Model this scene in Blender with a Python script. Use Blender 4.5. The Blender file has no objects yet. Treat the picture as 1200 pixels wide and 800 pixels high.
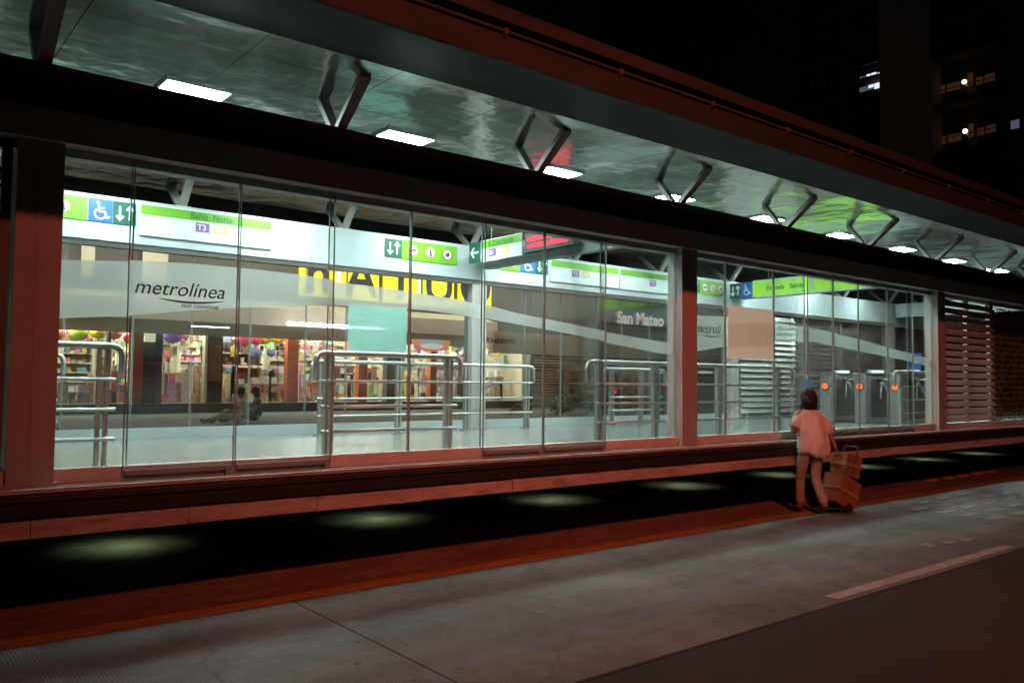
import bpy, bmesh, math, random
from mathutils import Vector, Matrix
rnd = random.Random(11)
R = math.radians
scene = bpy.context.scene
COL = scene.collection

# ------------------------------------------------------------------ camera
PSI, PITCH, ROLL, F = R(38.97), R(2.82), R(0.56), 973.0
CAM = Vector((0, 0, 1.65))
d = Vector((math.sin(PSI) * math.cos(PITCH), math.cos(PSI) * math.cos(PITCH), math.sin(PITCH)))
r0 = Vector((math.cos(PSI), -math.sin(PSI), 0))
u0 = r0.cross(d)
rv = r0 * math.cos(ROLL) + u0 * math.sin(ROLL)
uv = u0 * math.cos(ROLL) - r0 * math.sin(ROLL)
cd = bpy.data.cameras.new('camera')
cam = bpy.data.objects.new('camera', cd)
COL.objects.link(cam)
M = Matrix((rv, uv, -d)).transposed().to_4x4()
M.translation = CAM
cam.matrix_world = M
cd.lens = F / 1200 * 36
cd.sensor_width = 36
cd.clip_start = 0.05
cd.clip_end = 2000
scene.camera = cam

def at(x, y, Y):
    "a measured spot of the photograph as a point in the vertical plane at depth Y (metres)"
    v = d + rv * ((x - 600) / F) + uv * ((400 - y) / F)
    return CAM + v * (Y / v.y)
def atg(x, y, z=0.0):
    v = d + rv * ((x - 600) / F) + uv * ((400 - y) / F)
    return CAM + v * ((z - CAM.z) / v.z)
def PX(x, Y, y=440): return at(x, y, Y).x
def PZ(x, y, Y): return at(x, y, Y).z

# ------------------------------------------------------------------ materials
MATS = {}
def newmat(name):
    m = bpy.data.materials.new(name); m.use_nodes = True
    nt = m.node_tree; nt.nodes.clear()
    out = nt.nodes.new('ShaderNodeOutputMaterial')
    MATS[name] = m
    return m, nt, out
def N(nt, t, **kw):
    n = nt.nodes.new(t)
    for k, v in kw.items():
        if k in n.inputs: n.inputs[k].default_value = v
        else: setattr(n, k, v)
    return n
def L(nt, a, b): nt.links.new(a, b)

def surf(name, col, rough=0.5, metal=0.0, var=0.15, vscale=3.0, bump=0.0, bscale=40.0, dirt=0.0, spec=0.5, stretch=(1, 1, 1), emit=None, estr=0):
    m, nt, out = newmat(name)
    p = N(nt, 'ShaderNodeBsdfPrincipled')
    p.inputs['Metallic'].default_value = metal
    p.inputs['Specular IOR Level'].default_value = spec
    tc = N(nt, 'ShaderNodeTexCoord')
    mp = N(nt, 'ShaderNodeMapping'); mp.inputs['Scale'].default_value = stretch
    L(nt, tc.outputs['Object'], mp.inputs['Vector'])
    nz = N(nt, 'ShaderNodeTexNoise'); nz.inputs['Scale'].default_value = vscale; nz.inputs['Detail'].default_value = 6; nz.inputs['Roughness'].default_value = 0.62
    L(nt, mp.outputs['Vector'], nz.inputs['Vector'])
    cr = N(nt, 'ShaderNodeValToRGB')
    cr.color_ramp.elements[0].position = 0.3; cr.color_ramp.elements[1].position = 0.72
    a = [max(0, c * (1 - var)) for c in col]; b = [min(1, c * (1 + var)) for c in col]
    cr.color_ramp.elements[0].color = (*a, 1); cr.color_ramp.elements[1].color = (*b, 1)
    L(nt, nz.outputs['Fac'], cr.inputs['Fac'])
    base = cr.outputs['Color']
    if dirt > 0:
        n2 = N(nt, 'ShaderNodeTexNoise'); n2.inputs['Scale'].default_value = vscale * 5.3; n2.inputs['Detail'].default_value = 8
        L(nt, mp.outputs['Vector'], n2.inputs['Vector'])
        c2 = N(nt, 'ShaderNodeValToRGB'); c2.color_ramp.elements[0].position = 0.52; c2.color_ramp.elements[1].position = 0.75
        L(nt, n2.outputs['Fac'], c2.inputs['Fac'])
        mu = N(nt, 'ShaderNodeMath', operation='MULTIPLY'); mu.inputs[1].default_value = dirt
        L(nt, c2.outputs['Color'], mu.inputs[0])
        mx = N(nt, 'ShaderNodeMixRGB'); mx.inputs['Color2'].default_value = (*[c * 0.35 for c in col], 1)
        L(nt, mu.outputs[0], mx.inputs['Fac']); L(nt, base, mx.inputs['Color1'])
        base = mx.outputs['Color']
    L(nt, base, p.inputs['Base Color'])
    mr = N(nt, 'ShaderNodeMapRange'); mr.inputs['To Min'].default_value = max(0.02, rough * 0.8); mr.inputs['To Max'].default_value = min(1, rough * 1.2)
    L(nt, nz.outputs['Fac'], mr.inputs['Value']); L(nt, mr.outputs['Result'], p.inputs['Roughness'])
    if bump > 0:
        nb = N(nt, 'ShaderNodeTexNoise'); nb.inputs['Scale'].default_value = bscale; nb.inputs['Detail'].default_value = 5
        L(nt, mp.outputs['Vector'], nb.inputs['Vector'])
        bp = N(nt, 'ShaderNodeBump'); bp.inputs['Strength'].default_value = bump; bp.inputs['Distance'].default_value = 0.02
        L(nt, nb.outputs['Fac'], bp.inputs['Height']); L(nt, bp.outputs['Normal'], p.inputs['Normal'])
    if emit:
        p.inputs['Emission Color'].default_value = (*emit, 1); p.inputs['Emission Strength'].default_value = estr
    L(nt, p.outputs['BSDF'], out.inputs['Surface'])
    return m
def emis(name, col, s):
    m, nt, out = newmat(name)
    e = N(nt, 'ShaderNodeEmission'); e.inputs['Color'].default_value = (*col, 1); e.inputs['Strength'].default_value = s
    L(nt, e.outputs[0], out.inputs['Surface'])
    return m
def glassmat(name, tint, refl=0.8, rough=0.01, haze=0.0):
    m, nt, out = newmat(name)
    t = N(nt, 'ShaderNodeBsdfTransparent'); t.inputs['Color'].default_value = (*tint, 1)
    g = N(nt, 'ShaderNodeBsdfGlossy'); g.inputs['Roughness'].default_value = rough; g.inputs['Color'].default_value = (0.9, 0.95, 0.93, 1)
    fr = N(nt, 'ShaderNodeFresnel'); fr.inputs['IOR'].default_value = 1.45
    mu = N(nt, 'ShaderNodeMath', operation='MULTIPLY'); mu.inputs[1].default_value = refl
    L(nt, fr.outputs[0], mu.inputs[0])
    mx = N(nt, 'ShaderNodeMixShader'); L(nt, mu.outputs[0], mx.inputs['Fac'])
    L(nt, t.outputs[0], mx.inputs[1]); L(nt, g.outputs[0], mx.inputs[2])
    last = mx.outputs[0]
    if haze:  # pale diffuse mixed in as a hazy glow on the panes
        df = N(nt, 'ShaderNodeBsdfDiffuse'); df.inputs['Color'].default_value = (0.45, 0.54, 0.5, 1)
        tc = N(nt, 'ShaderNodeTexCoord'); nz = N(nt, 'ShaderNodeTexNoise'); nz.inputs['Scale'].default_value = 1.3; nz.inputs['Detail'].default_value = 8
        L(nt, tc.outputs['Object'], nz.inputs['Vector'])
        mr = N(nt, 'ShaderNodeMapRange'); mr.inputs['From Min'].default_value = 0.4; mr.inputs['From Max'].default_value = 0.8; mr.inputs['To Max'].default_value = haze
        L(nt, nz.outputs['Fac'], mr.inputs['Value'])
        m2 = N(nt, 'ShaderNodeMixShader'); L(nt, mr.outputs[0], m2.inputs['Fac'])
        L(nt, last, m2.inputs[1]); L(nt, df.outputs[0], m2.inputs[2]); last = m2.outputs[0]
    L(nt, last, out.inputs['Surface'])
    return m
def film(name, col, opac, transl=0.5):
    m, nt, out = newmat(name)
    t = N(nt, 'ShaderNodeBsdfTransparent')
    df = N(nt, 'ShaderNodeBsdfDiffuse'); df.inputs['Color'].default_value = (*col, 1)
    tl = N(nt, 'ShaderNodeBsdfTranslucent'); tl.inputs['Color'].default_value = (*col, 1)
    m1 = N(nt, 'ShaderNodeMixShader'); m1.inputs['Fac'].default_value = transl
    L(nt, df.outputs[0], m1.inputs[1]); L(nt, tl.outputs[0], m1.inputs[2])
    mx = N(nt, 'ShaderNodeMixShader')
    tc = N(nt, 'ShaderNodeTexCoord'); nz = N(nt, 'ShaderNodeTexNoise'); nz.inputs['Scale'].default_value = 2.5; nz.inputs['Detail'].default_value = 5
    L(nt, tc.outputs['Object'], nz.inputs['Vector'])
    mr = N(nt, 'ShaderNodeMapRange'); mr.inputs['To Min'].default_value = opac - 0.05; mr.inputs['To Max'].default_value = min(1, opac + 0.05)
    L(nt, nz.outputs['Fac'], mr.inputs['Value']); L(nt, mr.outputs[0], mx.inputs['Fac'])
    L(nt, t.outputs[0], mx.inputs[1]); L(nt, m1.outputs[0], mx.inputs[2])
    L(nt, mx.outputs[0], out.inputs['Surface'])
    return m

surf('asphalt', (0.032, 0.029, 0.028), 0.85, var=0.3, vscale=1.2, bump=0.5, bscale=120, dirt=0.4)
surf('red_paving', (0.22, 0.135, 0.1), 0.8, var=0.4, vscale=2.2, bump=0.7, bscale=50, dirt=0.75, stretch=(0.5, 1.6, 1))
surf('dark_ground', (0.075, 0.085, 0.07), 0.8, var=0.6, vscale=2.6, bump=0.7, bscale=40, dirt=0.6)
surf('yellow_paint', (0.42, 0.24, 0.07), 0.6, var=0.35, vscale=3, dirt=0.85, stretch=(0.6, 3, 1))
surf('worn_paint', (0.26, 0.25, 0.24), 0.7, var=0.3, vscale=5, dirt=0.95)
surf('white_paint', (0.34, 0.32, 0.3), 0.6, var=0.3, vscale=6, dirt=0.85)
surf('joint_filler', (0.02, 0.02, 0.02), 0.9)
surf('slab_concrete', (0.32, 0.3, 0.28), 0.8, var=0.2, vscale=1.5, bump=0.3, bscale=60, dirt=0.4)
surf('edge_concrete', (0.46, 0.38, 0.35), 0.75, var=0.35, vscale=2.2, bump=0.5, bscale=30, dirt=0.7, stretch=(0.4, 1, 2))
surf('rubber', (0.018, 0.017, 0.016), 0.7, var=0.2)
surf('station_floor', (0.2, 0.22, 0.21), 0.24, var=0.08, vscale=1.5, dirt=0.12)
surf('steel_paint', (0.42, 0.38, 0.36), 0.45, var=0.1, vscale=2.5, dirt=0.15, stretch=(1, 1, 0.3))
surf('dark_steel', (0.2, 0.15, 0.135), 0.5, var=0.15, vscale=2, dirt=0.2)
surf('header_metal', (0.5, 0.45, 0.44), 0.45, var=0.08, vscale=1.5, stretch=(0.3, 1, 1))
surf('slat_paint', (0.27, 0.15, 0.125), 0.5, var=0.1, dirt=0.2)
surf('screen_paint', (0.16, 0.13, 0.12), 0.5, var=0.15, dirt=0.3)
surf('white_metal', (0.44, 0.475, 0.485), 0.35, var=0.04, vscale=1.2)
surf('rail_metal', (0.55, 0.54, 0.52), 0.42, metal=0.9, var=0.08, vscale=6)
surf('sill_paint', (0.62, 0.52, 0.48), 0.45, var=0.1, vscale=3, dirt=0.2)
surf('stile_metal', (0.3, 0.31, 0.3), 0.4, metal=0.3, var=0.08)
surf('fascia_metal', (0.026, 0.027, 0.024), 0.6, spec=0.2, metal=0.0, var=0.2, vscale=1.4, dirt=0.3, stretch=(0.25, 1, 1))
surf('fascia_lip', (0.11, 0.09, 0.075), 0.35, metal=0.3, var=0.15, vscale=2)
surf('soffit_metal', (0.024, 0.027, 0.025), 0.7, metal=0.0, spec=0.08, var=0.06, vscale=0.8)
surf('sign_green', (0.14, 0.36, 0.02), 0.4, var=0.03)
surf('sign_green_lit', (0.22, 0.52, 0.03), 0.4, var=0.03, emit=(0.32, 0.72, 0.03), estr=0.55)
surf('sign_dark_green', (0.008, 0.075, 0.05), 0.4, var=0.03)
surf('sign_blue', (0.02, 0.1, 0.38), 0.4, var=0.03)
surf('sign_white', (0.62, 0.66, 0.67), 0.4, var=0.03)
surf('sign_purple', (0.27, 0.09, 0.33), 0.4, var=0.03)
surf('sign_orange', (0.75, 0.5, 0.18), 0.4, var=0.03)
surf('sign_red', (0.55, 0.03, 0.03), 0.4, var=0.03)
surf('sign_black', (0.03, 0.03, 0.035), 0.5, var=0.05)
surf('ink_green', (0.02, 0.16, 0.03), 0.5, var=0.05)
surf('ink_grey', (0.05, 0.05, 0.055), 0.5, var=0.05)
surf('beige_paper', (0.68, 0.46, 0.33), 0.8, var=0.07, vscale=5)
surf('pink_paper', (0.72, 0.4, 0.34), 0.8, var=0.07, vscale=5)
surf('building_wall', (0.035, 0.027, 0.02), 0.85, var=0.2, vscale=0.4, dirt=0.3)
surf('lit_shaft_wall', (0.16, 0.125, 0.1), 0.85, var=0.15, vscale=0.4, dirt=0.3)  # paler than the tower wall so the shaft looks lamp-lit
emis('warm_glow', (1.0, 0.42, 0.18), 0.03)
surf('building_glass', (0.01, 0.011, 0.013), 0.2)
surf('shop_wall', (0.6, 0.52, 0.4), 0.7, var=0.08, vscale=0.7)
surf('shop_dark', (0.035, 0.032, 0.03), 0.6, var=0.2)
surf('shop_pale', (0.72, 0.68, 0.55), 0.6, var=0.06)
surf('shop_floor', (0.4, 0.37, 0.3), 0.4)
surf('orange_paint', (0.55, 0.13, 0.045), 0.5, var=0.1)
surf('cream_paint', (0.75, 0.7, 0.5), 0.5, var=0.05)
surf('brown_wood', (0.22, 0.11, 0.05), 0.5, var=0.25, vscale=2, stretch=(1, 1, 6))
surf('yellow_board', (0.85, 0.72, 0.02), 0.5, var=0.05, emit=(1, 0.85, 0.02), estr=0.8)
surf('pale_board', (0.8, 0.78, 0.6), 0.5, var=0.05, emit=(1, 0.97, 0.75), estr=0.5)
surf('lit_orange', (0.75, 0.4, 0.12), 0.5, emit=(1, 0.5, 0.18), estr=0.45)
surf('lit_sky', (0.4, 0.55, 0.7), 0.5, emit=(0.5, 0.75, 0.9), estr=0.4)
surf('lit_rose', (0.8, 0.25, 0.3), 0.5, emit=(1, 0.25, 0.35), estr=0.5)
surf('shop_grey', (0.14, 0.125, 0.11), 0.7, var=0.15, vscale=0.8)
surf('carton', (0.24, 0.125, 0.065), 0.75, var=0.18, vscale=5, bump=0.15, bscale=18, dirt=0.3)
surf('tape', (0.34, 0.23, 0.14), 0.3)
surf('skin', (0.3, 0.15, 0.09), 0.55, var=0.08, vscale=8)
surf('hair', (0.012, 0.009, 0.008), 0.55, var=0.3, vscale=30, bump=0.6, bscale=60)
surf('white_cloth', (0.74, 0.74, 0.71), 0.85, var=0.1, vscale=5, bump=1.0, bscale=11)
surf('brown_shirt', (0.2, 0.08, 0.05), 0.85, var=0.15, vscale=6, bump=0.4, bscale=14)
surf('pale_trousers', (0.36, 0.3, 0.25), 0.85, var=0.25, vscale=6, bump=1.0, bscale=12)
surf('dark_cloth', (0.04, 0.035, 0.035), 0.85, var=0.2, vscale=6, bump=0.4, bscale=14)
surf('plum_cloth', (0.16, 0.05, 0.07), 0.85, var=0.2, vscale=6)
surf('print_cloth', (0.3, 0.26, 0.24), 0.85, var=0.9, vscale=14)
surf('shoe_leather', (0.03, 0.022, 0.018), 0.5)
surf('cabinet_steel', (0.34, 0.33, 0.3), 0.35, metal=0.5, var=0.1)
surf('cabinet_dark', (0.06, 0.065, 0.065), 0.4, var=0.1)
surf('boot_pink', (0.75, 0.5, 0.45), 0.5)
for nm, c in dict(pink=(0.85, 0.1, 0.25), yellow=(0.85, 0.75, 0.08), lime=(0.45, 0.75, 0.08), violet=(0.2, 0.08, 0.55), rose=(0.8, 0.25, 0.28), sky=(0.3, 0.4, 0.8)).items():
    surf('balloon_' + nm, c, 0.25, var=0.05)
emis('panel_light', (0.77, 1.0, 0.965), 138)
emis('tube_light', (0.93, 0.93, 1.0), 22)
emis('fill_bar', (1.0, 0.95, 0.85), 75)  # for the hidden bar added over the shop front
emis('shop_light', (1.0, 0.95, 0.8), 52)
emis('lens_light', (0.8, 1.0, 0.6), 3)
emis('indicator_orange', (1.0, 0.17, 0.03), 2.6)
emis('display_white', (0.75, 1.0, 0.95), 2.2)
emis('display_green', (0.1, 0.8, 0.5), 1.2)
emis('led_red', (1.0, 0.08, 0.12), 2.2)
emis('window_white', (0.75, 0.85, 1.0), 1.1)
emis('window_dim', (0.55, 0.65, 1.0), 0.12)
emis('lamp_warm', (1.0, 0.6, 0.35), 5)
emis('tail_red', (1.0, 0.03, 0.06), 2.0)
emis('street_globe', (1.0, 0.8, 0.6), 6)
glassmat('glass', (0.97, 0.99, 0.98), 0.5, 0.008, haze=0.12)
glassmat('glass_back', (0.95, 0.985, 0.97), 0.55, 0.008, haze=0.08)
film('frost', (0.66, 0.72, 0.69), 0.74, 0.62)
film('poster_beige', (0.95, 0.86, 0.76), 0.95, 0.6)
film('poster_pink', (0.95, 0.82, 0.74), 0.94, 0.6)
film('letter_white', (0.95, 0.97, 0.97), 0.97, 0.88)
film('poster_teal', (0.5, 0.8, 0.73), 0.84, 0.45)

def concrete():
    m, nt, out = newmat('lane_concrete')
    p = N(nt, 'ShaderNodeBsdfPrincipled')
    tc = N(nt, 'ShaderNodeTexCoord')
    n1 = N(nt, 'ShaderNodeTexNoise'); n1.inputs['Scale'].default_value = 0.7; n1.inputs['Detail'].default_value = 8; n1.inputs['Roughness'].default_value = 0.65
    L(nt, tc.outputs['Object'], n1.inputs['Vector'])
    cr = N(nt, 'ShaderNodeValToRGB'); cr.color_ramp.elements[0].position = 0.3; cr.color_ramp.elements[1].position = 0.7
    cr.color_ramp.elements[0].color = (0.16, 0.17, 0.165, 1); cr.color_ramp.elements[1].color = (0.262, 0.28, 0.272, 1)
    L(nt, n1.outputs['Fac'], cr.inputs['Fac'])
    # tyre darkening along the lane and fine aggregate
    mp = N(nt, 'ShaderNodeMapping'); mp.inputs['Scale'].default_value = (0.12, 1.6, 1)
    L(nt, tc.outputs['Object'], mp.inputs['Vector'])
    n2 = N(nt, 'ShaderNodeTexNoise'); n2.inputs['Scale'].default_value = 1.3; n2.inputs['Detail'].default_value = 4
    L(nt, mp.outputs['Vector'], n2.inputs['Vector'])
    c2 = N(nt, 'ShaderNodeValToRGB'); c2.color_ramp.elements[0].position = 0.35; c2.color_ramp.elements[1].position = 0.65
    c2.color_ramp.elements[0].color = (0.62, 0.6, 0.58, 1); c2.color_ramp.elements[1].color = (1, 1, 1, 1)
    L(nt, n2.outputs['Fac'], c2.inputs['Fac'])
    m1 = N(nt, 'ShaderNodeMixRGB', blend_type='MULTIPLY'); m1.inputs['Fac'].default_value = 0.8
    L(nt, cr.outputs['Color'], m1.inputs['Color1']); L(nt, c2.outputs['Color'], m1.inputs['Color2'])
    n3 = N(nt, 'ShaderNodeTexNoise'); n3.inputs['Scale'].default_value = 160; n3.inputs['Detail'].default_value = 3
    L(nt, tc.outputs['Object'], n3.inputs['Vector'])
    c3 = N(nt, 'ShaderNodeValToRGB'); c3.color_ramp.elements[0].position = 0.35; c3.color_ramp.elements[1].position = 0.6
    c3.color_ramp.elements[0].color = (0.55, 0.55, 0.55, 1); c3.color_ramp.elements[1].color = (1, 1, 1, 1)
    L(nt, n3.outputs['Fac'], c3.inputs['Fac'])
    m2 = N(nt, 'ShaderNodeMixRGB', blend_type='MULTIPLY'); m2.inputs['Fac'].default_value = 0.55
    L(nt, m1.outputs['Color'], m2.inputs['Color1']); L(nt, c3.outputs['Color'], m2.inputs['Color2'])
    n4 = N(nt, 'ShaderNodeTexNoise'); n4.inputs['Scale'].default_value = 9; n4.inputs['Detail'].default_value = 2
    L(nt, tc.outputs['Object'], n4.inputs['Vector'])
    c4 = N(nt, 'ShaderNodeValToRGB'); c4.color_ramp.elements[0].position = 0.27; c4.color_ramp.elements[1].position = 0.33
    c4.color_ramp.elements[0].color = (0.45, 0.43, 0.42, 1); c4.color_ramp.elements[1].color = (1, 1, 1, 1)
    L(nt, n4.outputs['Fac'], c4.inputs['Fac'])
    m3 = N(nt, 'ShaderNodeMixRGB', blend_type='MULTIPLY'); m3.inputs['Fac'].default_value = 0.7
    L(nt, m2.outputs['Color'], m3.inputs['Color1']); L(nt, c4.outputs['Color'], m3.inputs['Color2'])
    n5 = N(nt, 'ShaderNodeTexNoise'); n5.inputs['Scale'].default_value = 1.1; n5.inputs['Detail'].default_value = 9; n5.inputs['Roughness'].default_value = 0.75; n5.inputs['Distortion'].default_value = 0.6
    L(nt, tc.outputs['Object'], n5.inputs['Vector'])
    c5 = N(nt, 'ShaderNodeValToRGB'); c5.color_ramp.elements[0].position = 0.36; c5.color_ramp.elements[1].position = 0.56
    c5.color_ramp.elements[0].color = (0.5, 0.48, 0.47, 1); c5.color_ramp.elements[1].color = (1, 1, 1, 1)
    L(nt, n5.outputs['Fac'], c5.inputs['Fac'])
    m4 = N(nt, 'ShaderNodeMixRGB', blend_type='MULTIPLY'); m4.inputs['Fac'].default_value = 0.75
    L(nt, m3.outputs['Color'], m4.inputs['Color1']); L(nt, c5.outputs['Color'], m4.inputs['Color2'])
    vo = N(nt, 'ShaderNodeTexVoronoi', feature='DISTANCE_TO_EDGE'); vo.inputs['Scale'].default_value = 0.42
    wn = N(nt, 'ShaderNodeTexNoise'); wn.inputs['Scale'].default_value = 2.2; wn.inputs['Detail'].default_value = 5
    L(nt, tc.outputs['Object'], wn.inputs['Vector'])
    wa = N(nt, 'ShaderNodeMixRGB', blend_type='ADD'); wa.inputs['Fac'].default_value = 0.35
    L(nt, tc.outputs['Object'], wa.inputs['Color1']); L(nt, wn.outputs['Color'], wa.inputs['Color2'])
    L(nt, wa.outputs['Color'], vo.inputs['Vector'])
    c6 = N(nt, 'ShaderNodeValToRGB'); c6.color_ramp.elements[0].position = 0.0015; c6.color_ramp.elements[1].position = 0.005
    c6.color_ramp.elements[0].color = (0.5, 0.5, 0.5, 1); c6.color_ramp.elements[1].color = (1, 1, 1, 1)
    L(nt, vo.outputs['Distance'], c6.inputs['Fac'])
    m5 = N(nt, 'ShaderNodeMixRGB', blend_type='MULTIPLY'); m5.inputs['Fac'].default_value = 0.6
    L(nt, m4.outputs['Color'], m5.inputs['Color1']); L(nt, c6.outputs['Color'], m5.inputs['Color2'])
    L(nt, m5.outputs['Color'], p.inputs['Base Color'])
    p.inputs['Roughness'].default_value = 0.72
    # broom grooves across the lane
    wv = N(nt, 'ShaderNodeTexWave', wave_type='BANDS', bands_direction='X'); wv.inputs['Scale'].default_value = 15; wv.inputs['Distortion'].default_value = 3.5; wv.inputs['Detail'].default_value = 2
    L(nt, tc.outputs['Object'], wv.inputs['Vector'])
    ad = N(nt, 'ShaderNodeMath', operation='ADD'); L(nt, wv.outputs['Fac'], ad.inputs[0]); L(nt, n3.outputs['Fac'], ad.inputs[1])
    bp = N(nt, 'ShaderNodeBump'); bp.inputs['Strength'].default_value = 0.42; bp.inputs['Distance'].default_value = 0.007
    L(nt, ad.outputs[0], bp.inputs['Height']); L(nt, bp.outputs['Normal'], p.inputs['Normal'])
    L(nt, p.outputs[0], out.inputs['Surface'])
concrete()

def ceilingmat():
    m, nt, out = newmat('ceiling_sheet')
    p = N(nt, 'ShaderNodeBsdfPrincipled')
    p.inputs['Metallic'].default_value = 0.85; p.inputs['Roughness'].default_value = 0.165
    tc = N(nt, 'ShaderNodeTexCoord')
    br = N(nt, 'ShaderNodeTexBrick'); br.offset = 0.0
    br.inputs['Color1'].default_value = (0.58, 0.66, 0.61, 1); br.inputs['Color2'].default_value = (0.40, 0.47, 0.43, 1)
    br.inputs['Mortar'].default_value = (0.1, 0.11, 0.1, 1)
    br.inputs['Scale'].default_value = 1.0; br.inputs['Mortar Size'].default_value = 0.006
    br.inputs['Brick Width'].default_value = 1.13; br.inputs['Row Height'].default_value = 0.6
    L(nt, tc.outputs['Object'], br.inputs['Vector'])
    L(nt, br.outputs['Color'], p.inputs['Base Color'])
    n1 = N(nt, 'ShaderNodeTexNoise'); n1.inputs['Scale'].default_value = 0.9; n1.inputs['Detail'].default_value = 4; n1.inputs['Roughness'].default_value = 0.45
    L(nt, tc.outputs['Object'], n1.inputs['Vector'])
    bp = N(nt, 'ShaderNodeBump'); bp.inputs['Strength'].default_value = 0.55; bp.inputs['Distance'].default_value = 0.12
    L(nt, n1.outputs['Fac'], bp.inputs['Height'])
    bq = N(nt, 'ShaderNodeBump'); bq.inputs['Strength'].default_value = 0.5; bq.inputs['Distance'].default_value = 0.01; bq.invert = True
    L(nt, br.outputs['Fac'], bq.inputs['Height']); L(nt, bp.outputs['Normal'], bq.inputs['Normal'])
    L(nt, bq.outputs['Normal'], p.inputs['Normal'])
    L(nt, p.outputs[0], out.inputs['Surface'])
ceilingmat()

def goodsmat():
    m, nt, out = newmat('packaging')
    p = N(nt, 'ShaderNodeBsdfPrincipled'); p.inputs['Roughness'].default_value = 0.45
    a = N(nt, 'ShaderNodeVertexColor'); a.layer_name = 'Col'
    tc = N(nt, 'ShaderNodeTexCoord'); nz = N(nt, 'ShaderNodeTexNoise'); nz.inputs['Scale'].default_value = 14; nz.inputs['Detail'].default_value = 2
    L(nt, tc.outputs['Object'], nz.inputs['Vector'])
    c = N(nt, 'ShaderNodeValToRGB'); c.color_ramp.elements[0].position = 0.4; c.color_ramp.elements[1].position = 0.6
    c.color_ramp.elements[0].color = (0.5, 0.5, 0.5, 1)
    L(nt, nz.outputs['Fac'], c.inputs['Fac'])
    mx = N(nt, 'ShaderNodeMixRGB', blend_type='MULTIPLY'); mx.inputs['Fac'].default_value = 0.6
    L(nt, a.outputs['Color'], mx.inputs['Color1']); L(nt, c.outputs['Color'], mx.inputs['Color2'])
    L(nt, mx.outputs['Color'], p.inputs['Base Color']); L(nt, p.outputs[0], out.inputs['Surface'])
goodsmat()

# ------------------------------------------------------------------ mesh helpers
def bx(bm, x0, x1, y0, y1, z0, z1):
    vs = [bm.verts.new((x, y, z)) for x in (x0, x1) for y in (y0, y1) for z in (z0, z1)]
    for f in ((0, 1, 3, 2), (4, 6, 7, 5), (0, 4, 5, 1), (2, 3, 7, 6), (0, 2, 6, 4), (1, 5, 7, 3)):
        bm.faces.new([vs[i] for i in f])
    return vs
def box(x0, x1, y0, y1, z0, z1):
    bm = bmesh.new(); bx(bm, x0, x1, y0, y1, z0, z1); return bm
def prism_x(bm, prof, x0, x1):
    "extrude a (y,z) outline along X"
    a = [bm.verts.new((x0, y, z)) for y, z in prof]; b = [bm.verts.new((x1, y, z)) for y, z in prof]
    n = len(prof)
    bm.faces.new(a[::-1]); bm.faces.new(b)
    for i in range(n): bm.faces.new((a[i], a[(i + 1) % n], b[(i + 1) % n], b[i]))
def poly(bm, pts, thick_axis, t):
    "extrude a planar outline by vector t"
    t = Vector(thick_axis) * t
    a = [bm.verts.new(p) for p in pts]; b = [bm.verts.new(Vector(p) + t) for p in pts]
    n = len(pts)
    bm.faces.new(a[::-1]); bm.faces.new(b)
    for i in range(n): bm.faces.new((a[i], a[(i + 1) % n], b[(i + 1) % n], b[i]))
def tube(bm, pts, r, seg=10, cap=True):
    pts = [Vector(p) for p in pts]
    rings = []
    prev = None
    for i, p in enumerate(pts):
        if i == 0: t = pts[1] - p
        elif i == len(pts) - 1: t = p - pts[i - 1]
        else: t = (pts[i + 1] - p).normalized() + (p - pts[i - 1]).normalized()
        t.normalize()
        if prev is None:
            a = Vector((0, 0, 1)) if abs(t.z) < 0.9 else Vector((1, 0, 0))
            n = t.cross(a).normalized()
        else:
            n = (prev - t * prev.dot(t)).normalized()
        prev = n
        b = t.cross(n)
        rr = r[i] if isinstance(r, (list, tuple)) else r
        rings.append([bm.verts.new(p + (n * math.cos(2 * math.pi * k / seg) + b * math.sin(2 * math.pi * k / seg)) * rr) for k in range(seg)])
    for A, B in zip(rings, rings[1:]):
        for k in range(seg):
            f = bm.faces.new((A[k], A[(k + 1) % seg], B[(k + 1) % seg], B[k])); f.smooth = True
    if cap:
        bm.faces.new(rings[0][::-1]); bm.faces.new(rings[-1])
def rounded(pts, rad, n=5):
    "polyline with rounded corners"
    pts = [Vector(p) for p in pts]; out = [pts[0]]
    for a, b, c in zip(pts, pts[1:], pts[2:]):
        u = (a - b).normalized(); v = (c - b).normalized()
        p0 = b + u * rad; p1 = b + v * rad
        for k in range(n + 1):
            s = k / n
            out.append(p0 * (1 - s) ** 2 + b * 2 * s * (1 - s) + p1 * s * s)
    out.append(pts[-1]); return out
def ball(bm, c, r, seg=14, rings=9, noise=0, rot=None):
    c = Vector(c); vs = []
    g = bmesh.ops.create_uvsphere(bm, u_segments=seg, v_segments=rings, radius=1)
    for v in g['verts']:
        p = Vector((v.co.x * r[0], v.co.y * r[1], v.co.z * r[2]))
        if noise: p *= 1 + noise * math.sin(v.co.x * 5 + v.co.z * 7) * math.cos(v.co.y * 6 + v.co.z * 3)
        if rot: p = rot @ p
        v.co = p + c
    for v in g['verts']:
        for f in v.link_faces: f.smooth = True
def bevel(bm, w, seg=2):
    bmesh.ops.bevel(bm, geom=list(bm.edges), offset=w, segments=seg, affect='EDGES', profile=0.5)

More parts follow.
